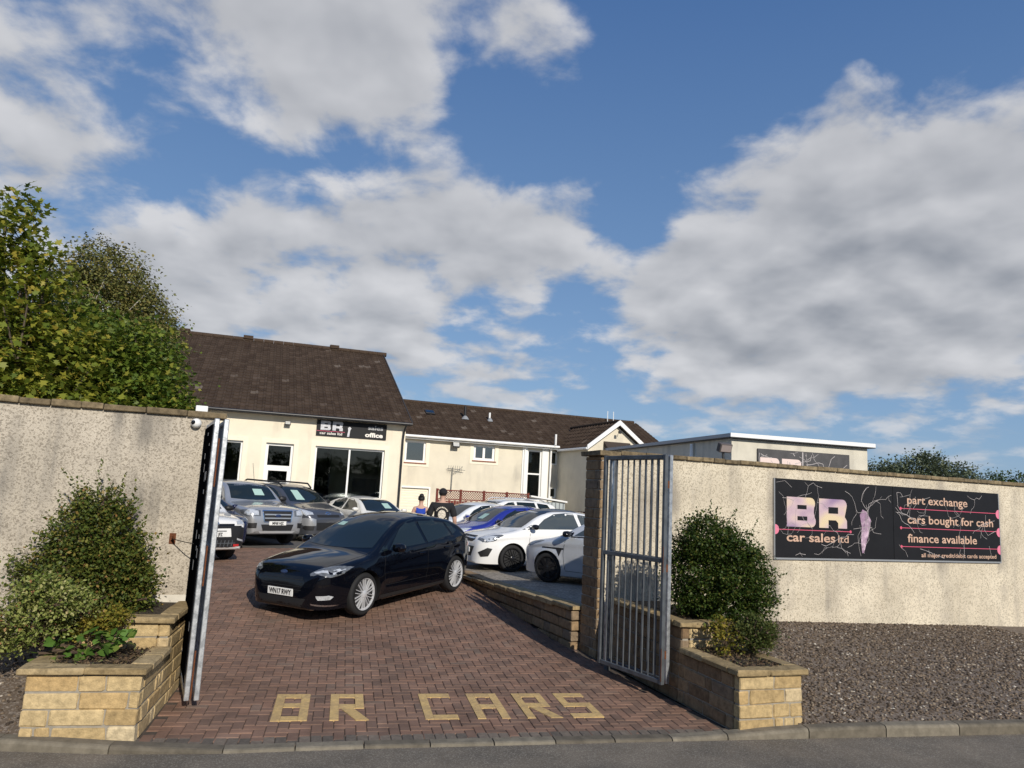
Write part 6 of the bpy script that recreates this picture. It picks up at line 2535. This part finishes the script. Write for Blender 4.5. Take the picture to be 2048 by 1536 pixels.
# ------------------------------------------------------------------ trees, shrubs, weeds
def leaves(pos, size, rg, outward=None, droop=.0, shape=4, jit=.35):
    """leaf blades: folded quads (or six-point blades) at pos"""
    n = len(pos)
    s = size * rg.uniform(1 - jit, 1 + jit, n)
    th = rg.uniform(0, 2 * math.pi, n)
    el = rg.normal(-droop, .55, n)
    d = np.stack([np.cos(th) * np.cos(el), np.sin(th) * np.cos(el), np.sin(el)], 1)
    if outward is not None:
        d = d * .7 + outward * .6
        d /= np.linalg.norm(d, axis=1, keepdims=True) + 1e-9
    upv = rg.normal(0, .45, (n, 3)) + np.array([0, 0, 1.0])
    sd_ = np.cross(d, upv)
    sd_ /= np.linalg.norm(sd_, axis=1, keepdims=True) + 1e-9
    nn = np.cross(sd_, d)
    S = s[:, None]
    if shape == 4:
        V = np.stack([pos - d * S * .5, pos + sd_ * S * .33 + nn * S * .08, pos + d * S * .5 - nn * S * .05, pos - sd_ * S * .33 + nn * S * .08], 1)
        F_ = np.arange(n * 4).reshape(n, 4)
        return V.reshape(-1, 3), F_
    if shape == 10:      # five-lobed blade
        def q(a, b_, c_=0.0):
            return pos + d * S * a + sd_ * S * b_ + nn * S * c_
        V = np.stack([q(-.42, 0), q(-.30, .42, .05), q(-.10, .24), q(.16, .50, .03), q(.16, .20), q(.58, 0, -.06), q(.16, -.20), q(.16, -.50, .03), q(-.10, -.24), q(-.30, -.42, .05)], 1)
        return V.reshape(-1, 3), np.arange(n * 10).reshape(n, 10)
    # lobed blade: six points
    V = np.stack([pos - d * S * .5, pos - d * S * .12 + sd_ * S * .52 + nn * S * .06, pos + d * S * .22 + sd_ * S * .36, pos + d * S * .55 - nn * S * .08,
                  pos + d * S * .22 - sd_ * S * .36, pos - d * S * .12 - sd_ * S * .52 + nn * S * .06], 1)
    F_ = np.arange(n * 6).reshape(n, 6)
    return V.reshape(-1, 3), F_


def clump_points(lobes, nclump, per, sig, rg, inner=.45, keep=None):
    """leaf positions gathered in clumps through the lobes' volume, denser near the skin"""
    w_ = np.array([l[3] * l[4] * l[5] for l in lobes]) ** .67
    w_ /= w_.sum()
    P_, O_, C_ = [], [], []
    tries = 0
    while len(C_) < nclump and tries < nclump * 6:
        tries += 1
        l = lobes[rg.choice(len(lobes), p=w_)]
        v = rg.normal(0, 1, 3)
        v /= np.linalg.norm(v)
        r_ = rg.uniform(inner ** 3, 1.08) ** (1 / 3)
        c_ = np.array(l[:3]) + v * np.array(l[3:6]) * r_
        if keep is not None and not keep(c_):
            continue
        C_.append((c_, v))
        m = int(per * rg.uniform(.5, 1.5))
        off = rg.normal(0, sig * rg.uniform(.6, 1.4), (m, 3)) * np.array([1, 1, .75])
        P_.append(c_ + off)
        o = off / (np.linalg.norm(off, axis=1, keepdims=True) + 1e-9) * .6 + v * .6
        O_.append(o)
    return np.concatenate(P_), np.concatenate(O_), C_


def woody(parent, base, tips, r0, mat, rg, name='trunk', fork=.45, n=7, tr=.012):
    """trunk and limbs reaching from base to some of the clumps"""
    mb = MB()
    base = Vector(base)
    tops = [Vector(t) for t in tips]
    cen = sum(tops, Vector()) / len(tops)
    top = Vector((base.x * .5 + cen.x * .5, base.y * .5 + cen.y * .5, base.z + (max(t.z for t in tops) - base.z) * .8))
    ax = []
    for i in range(7):
        f = i / 6
        q = base.lerp(top, f) + Vector((rg.uniform(-1, 1), rg.uniform(-1, 1), 0)) * r0 * .5 * (1 if i else 0)
        ax.append(q)
    mb.tube(ax, [r0 * (1 - .8 * i / 6) for i in range(7)], n)
    for t in tops:
        f = min(max((t.z - base.z) / max(top.z - base.z, .1) * fork * rg.uniform(.7, 1.2), .05), .95)
        i = f * 6
        a = ax[int(i)].lerp(ax[min(int(i) + 1, 6)], i - int(i))
        mid_ = a.lerp(t, .5) + Vector((rg.uniform(-1, 1), rg.uniform(-1, 1), rg.uniform(0, 1))) * (t - a).length * .1
        r1 = r0 * (1 - .8 * f) * .5
        mb.tube([a, mid_, t], [r1, r1 * .55, tr], 5)
    return mb.build(name, mat, parent, smooth=True)


def plant(name, label, cat, base, lobes, nclump, per, sig, size, mat, wood, r0, seed, shape=4, droop=0., keep=None, ntips=30, inner=.45, group=None, parts=('crown', 'trunk'), extra=None, fork=.45, sprigs=0):
    rg = np.random.default_rng(seed)
    e = thing(name, label, cat, base, 0, group)
    b = np.array(base)
    P_, O_, C_ = clump_points(lobes, nclump, per, sig, rg, inner, keep)
    if keep is not None:
        ok = np.array([keep(q) for q in P_])
        P_, O_ = P_[ok], O_[ok]
    if sprigs:
        ex = []
        for _ in range(sprigs):
            c_, v_ = C_[rg.integers(len(C_))]
            dv = v_ * np.array([1, 1, .6]) + np.array([0, 0, .75]) + rg.normal(0, .25, 3)
            dv /= np.linalg.norm(dv)
            ln = rg.uniform(.12, .34)
            for t_ in np.linspace(0, 1, int(ln / .014)):
                ex.append(c_ + dv * ln * t_ + rg.normal(0, .012 * (1.3 - t_), 3))
        ex = [q for q in ex if keep is None or keep(q)]
        extra = list(extra) + ex if extra is not None else ex
    if extra is not None:
        q = np.array(extra)
        P_ = np.concatenate([P_, q])
        O_ = np.concatenate([O_, np.tile([0, 0, 1.0], (len(q), 1))])
    V_, F_ = leaves(P_ - b, size, rg, O_, droop, shape)
    numpy_mesh(parts[0], V_, F_, mat, e)
    r2 = random.Random(seed)
    idx = r2.sample(range(len(C_)), min(ntips, len(C_)))
    woody(e, (0, 0, 0), [tuple(C_[i][0] - b) for i in idx], r0, wood, r2, parts[1], fork)
    return e


m_bark = pmat('bark', (.11, .085, .06), .95, var=.4, vscale=12, bump=.8, bscale=40)
m_birch = pmat('birch_bark', (.55, .51, .45), .85, var=.3, vscale=6, col2=(.1, .09, .08), mixscale=9, mixlo=.58, mixhi=.66)
m_twig = pmat('twig', (.09, .06, .04), .95)
L_syc = ramp_island('leaf_sycamore', [(0, (0.102, 0.145, 0.020)), (.4, (0.170, 0.212, 0.025)), (.75, (0.264, 0.281, 0.037)), (.94, (0.391, 0.340, 0.051)), (1, (0.510, 0.374, 0.068))], .5, trans=.38)
L_map = ramp_island('leaf_maple', [(0, (0.068, 0.119, 0.017)), (.45, (0.119, 0.178, 0.024)), (.8, (0.187, 0.238, 0.031)), (1, (0.323, 0.289, 0.051))], .5, trans=.35)
L_bir = ramp_island('leaf_birch', [(0, (0.109, 0.123, 0.036)), (.5, (0.174, 0.181, 0.051)), (.85, (0.246, 0.217, 0.065)), (1, (0.319, 0.232, 0.087))], .6, trans=.3)
L_dark = ramp_island('leaf_dark', [(0, (0.027, 0.054, 0.011)), (.5, (0.047, 0.081, 0.015)), (.85, (0.081, 0.115, 0.019)), (1, (0.149, 0.135, 0.034))], .5, trans=.25)
L_con = ramp_island('leaf_cotoneaster', [(0, (0.053, 0.085, 0.019)), (.4, (0.094, 0.131, 0.026)), (.75, (0.160, 0.179, 0.034)), (.95, (0.244, 0.206, 0.048)), (1, (0.300, 0.150, 0.056))], .5, trans=.25)
L_var = ramp_island('leaf_variegated', [(0, (.10, .15, .03)), (.4, (.22, .26, .06)), (.8, (.36, .37, .12)), (.96, (.44, .41, .19)), (1, (.4, .16, .08))], .55, trans=.25)
L_yel = ramp_island('leaf_yellow', [(0, (.12, .15, .02)), (.5, (.22, .2, .03)), (1, (.36, .27, .05))], .55, trans=.3)
L_brm = ramp_island('leaf_bramble', [(0, (0.078, 0.156, 0.026)), (.6, (0.130, 0.247, 0.046)), (1, (0.234, 0.312, 0.065))], .45, trans=.35)
L_hea = ramp_island('leaf_heather', [(0, (0.049, 0.070, 0.017)), (.6, (0.084, 0.112, 0.025)), (1, (0.140, 0.140, 0.042))], .6, trans=.2)
L_far = ramp_island('leaf_far', [(0, (0.065, 0.085, 0.046)), (.5, (0.111, 0.137, 0.078)), (1, (0.169, 0.195, 0.111))], .6, trans=.25)


def behind_wall(q):
    u, v = to_uv(q[0], q[1])
    return v > .45 or q[2] > 3.35


YB = .48
plant('sycamore_tree', 'tall sycamore with large yellow green leaves above the stained cream wall', 'tree', (-8.3, 12.6, YB),
      [(-8.5, 12.2, 4.1, 1.4, 1.2, 1.2), (-8.9, 12.2, 5.3, .85, 1.0, 1.0), (-7.8, 12.0, 3.5, 1.1, 1.0, .8), (-8.72, 12.1, 6.3, .34, .4, .68), (-8.1, 12.0, 5.65, .42, .4, .36), (-9.9, 12.2, 4.6, 1.2, 1.0, 1.7)],
      430, 34, .17, .115, L_syc, m_bark, .14, 41, shape=10, droop=.25, keep=behind_wall, ntips=60)
plant('maple_tree', 'spreading green maple filling the corner above the stained cream wall', 'tree', (-7.2, 14.2, YB),
      [(-7.9, 13.8, 3.4, 1.4, 1.1, 1.3), (-7.1, 13.6, 3.5, 1.0, 1.0, 1.15), (-7.6, 13.9, 4.5, 1.05, 1.0, .85), (-6.55, 13.5, 3.2, .62, .8, .7), (-8.6, 14.0, 4.7, 1.0, 1.0, .85)],
      640, 46, .17, .088, L_map, m_bark, .12, 42, shape=10, droop=.2, keep=behind_wall, ntips=50)
plant('birch_tree', 'silver birch with pale bare limbs and small drooping leaves behind the maple', 'tree', (-11.0, 19.0, YB),
      [(-11.1, 19.0, 6.8, 1.4, 1.3, 1.35), (-11.2, 19.0, 7.75, .9, .9, .75), (-10.1, 18.8, 6.0, 1.0, 1.0, 1.3), (-12.2, 19.0, 6.4, 1.0, 1.0, 1.3), (-9.65, 18.7, 5.9, .5, .7, 1.15), (-11.0, 19, 5.3, 1.8, 1.2, 1.2)],
      900, 52, .17, .08, L_bir, m_birch, .12, 43, droop=.7, ntips=70, inner=.3, fork=.7)
plant('birch_tree', 'thin pale birch stem leaning over the office roof edge', 'tree', (-9.0, 18.6, YB),
      [(-9.2, 18.4, 5.6, .5, .6, .8), (-9.1, 18.3, 4.8, .5, .6, .7)],
      150, 46, .16, .075, L_bir, m_birch, .05, 44, droop=.8, ntips=18, inner=.2, fork=.8)


def in_front_of_wall(q):
    return to_uv(q[0], q[1])[1] < -.05


bx_, by_ = -4.38, 7.95
spikes = []
rgs = np.random.default_rng(9)
for (sx, sy, z0, z1) in ((-.02, 0, 2.0, 2.48), (.18, .03, 1.9, 2.34), (.30, .0, 1.85, 2.2), (-.22, 0, 1.8, 2.2), (.1, 0, 1.9, 2.25), (.42, .0, 1.6, 1.9), (-.4, 0, 1.55, 1.85)):
    for t in np.linspace(0, 1, 34):
        spikes.append((bx_ + sx * (1 + .25 * t) + rgs.normal(0, .018 * (1.5 - t)), by_ + sy + rgs.normal(0, .018), z0 + (z1 - z0) * t))
plant('conical_shrub', 'large cone shaped shrub with upright shoots against the stained wall', 'shrub', (bx_, by_, .72),
      [(bx_, by_, 1.15, .62, .48, .55), (bx_ + .02, by_, 1.6, .46, .38, .45), (bx_ + .04, by_, 1.95, .27, .25, .3), (bx_ + .42, by_ - .05, 1.2, .34, .3, .35), (bx_ - .42, by_, 1.25, .36, .3, .4)],
      560, 54, .06, .038, L_con, m_twig, .035, 51, keep=in_front_of_wall, ntips=60, extra=spikes, parts=('foliage', 'stem'), inner=.3, sprigs=130)
plant('variegated_shrub', 'cream and green variegated shrub spilling over the buff stone planter', 'shrub', (-4.35, 7.25, .64),
      [(-4.35, 7.05, .98, .36, .28, .22), (-4.62, 6.98, .82, .3, .25, .18), (-4.08, 7.05, 1.14, .25, .22, .14), (-4.28, 7.05, 1.22, .22, .2, .12)],
      300, 26, .05, .036, L_var, m_twig, .025, 52, ntips=40, parts=('foliage', 'stem'), inner=.4)
plant('yellow_shrub', 'yellow leaved shrub low in the buff stone planter', 'shrub', (-3.85, 7.35, .64),
      [(-3.82, 7.25, .92, .14, .14, .12), (-3.7, 7.3, .98, .1, .1, .1), (-4.0, 7.2, .85, .1, .1, .08)],
      60, 22, .04, .038, L_yel, m_twig, .012, 53, ntips=15, parts=('foliage', 'stem'))
plant('bramble', 'broad leaved bramble trailing on the buff stone planter', 'plant', (-3.85, 7.12, .60),
      [(-3.78, 7.03, .80, .18, .1, .12), (-4.0, 6.95, .70, .2, .1, .06), (-3.55, 7.1, .82, .1, .08, .12)],
      26, 4, .05, .085, L_brm, m_twig, .01, 54, shape=6, ntips=18, parts=('foliage', 'stem'))

rbx, rby = 2.92, 9.78


def rkeep(q):
    u, v = to_uv(q[0], q[1])
    return v < -.05 and (u > 5.38 or q[2] > 1.0)


plant('clipped_bush', 'dense round dark green bush beside the grey steel gate', 'shrub', (2.78, 9.55, .62),
      [(2.72, 9.5, 1.45, .60, .5, .66), (2.88, 9.45, 1.15, .56, .45, .5), (2.62, 9.55, 1.85, .42, .4, .32), (3.0, 9.45, 1.45, .40, .4, .45), (2.5, 9.6, 1.3, .4, .4, .5)],
      760, 54, .06, .037, L_dark, m_twig, .035, 55, keep=rkeep, ntips=40, parts=('foliage', 'stem'), inner=.5,
      sprigs=70, extra=[(3.12 + t * .12, 9.4, 1.95 + t * .25) for t in np.linspace(0, 1, 12)])
plant('heather_bush', 'small feathery brown green bush at the weathered stone planter edge', 'shrub', (2.93, 8.72, .62),
      [(2.95, 8.70, .88, .24, .2, .2), (3.05, 8.72, .86, .16, .16, .16)],
      190, 24, .04, .03, L_hea, m_twig, .02, 56, ntips=60, parts=('foliage', 'stem'), inner=.2, droop=-.6)
plant('yellow_weed', 'yellowing weed between the round bush and heather in the planter', 'plant', (2.62, 8.68, .62),
      [(2.62, 8.62, .78, .16, .12, .14), (2.5, 8.75, .82, .1, .1, .14), (2.58, 8.7, .95, .12, .1, .1)],
      46, 14, .04, .04, L_yel, m_twig, .01, 57, ntips=15, parts=('foliage', 'stem'))

# trees beyond the right wall and a long hedge
for i, (x, y, z, rx, rz_) in enumerate(((22.6, 44, 4.3, 1.7, 1.1), (24.9, 44, 4.9, 1.6, 1.15), (27.0, 44.5, 4.5, 1.5, .85))):
    lab = ['grey green willow showing just past the white fascia', 'tallest grey green willow beyond the right wall', 'lower grey green willow beside the far hedge'][i]
    plant('willow_tree', lab, 'tree', (x, y, -.05), [(x, y, z, rx, 1.6, rz_), (x - rx * .5, y, z - .6, rx * .7, 1.3, rz_ * .8), (x + rx * .4, y, z + .3, rx * .5, 1.2, rz_ * .8), (x, y, z - 1.2, rx * .9, 1.4, 1.2)], 260, 26, .26, .16, L_far, m_bark, .14, 60 + i, ntips=20, group='willows beyond the right wall')
for i, (x, y, z, rx) in enumerate(((31.0, 45.5, 4.1, 2.0), (35, 46, 4.2, 2.6))):
    lab = ['dark low thicket just right of the willows', 'dark broad thicket farthest along the right wall'][i]
    plant('thicket', lab, 'shrub', (x, y, -.05), [(x, y, z, rx, 1.8, 1.1), (x - rx * .5, y, z - .4, rx * .6, 1.4, 1.0), (x + rx * .5, y, z - .2, rx * .6, 1.4, .9), (x, y, .9, rx, 1.4, .9)], 300, 26, .26, .15, L_dark, m_bark, .12, 70 + i, ntips=14)
# ivy sprigs rooted by the left gravel, reaching along the wall
plant('climbing_sprig', 'thin leafy sprigs trained along the stained wall beside the conical shrub', 'plant', (*W(-2.6, -.12), .4),
      [(*W(-2.35, -.1), 1.95, .34, .12, .05), (*W(-2.45, -.1), 1.68, .3, .12, .05)],
      36, 6, .04, .045, L_con, m_twig, .012, 80, ntips=14, parts=('foliage', 'stem'))

# tall hedge on the far side of the street, behind the viewpoint (mirrored in glass and paintwork)
for i, x in enumerate((-21, -10.5, 0, 10.5, 21)):
    y = -13.5 - .12 * abs(x)
    plant('roadside_tree', 'dark leafy tree standing across the street from the gates', 'tree', (x, y, 0),
          [(x, y, 2.2, 4.6, 1.6, 2.1), (x - 2, y, 3.6, 3.0, 1.5, 1.5), (x + 2.2, y, 3.2, 3.0, 1.5, 1.7)], 420, 16, .4, .34, L_dark, m_bark, .2, 90 + i, ntips=20, group='trees across the street')
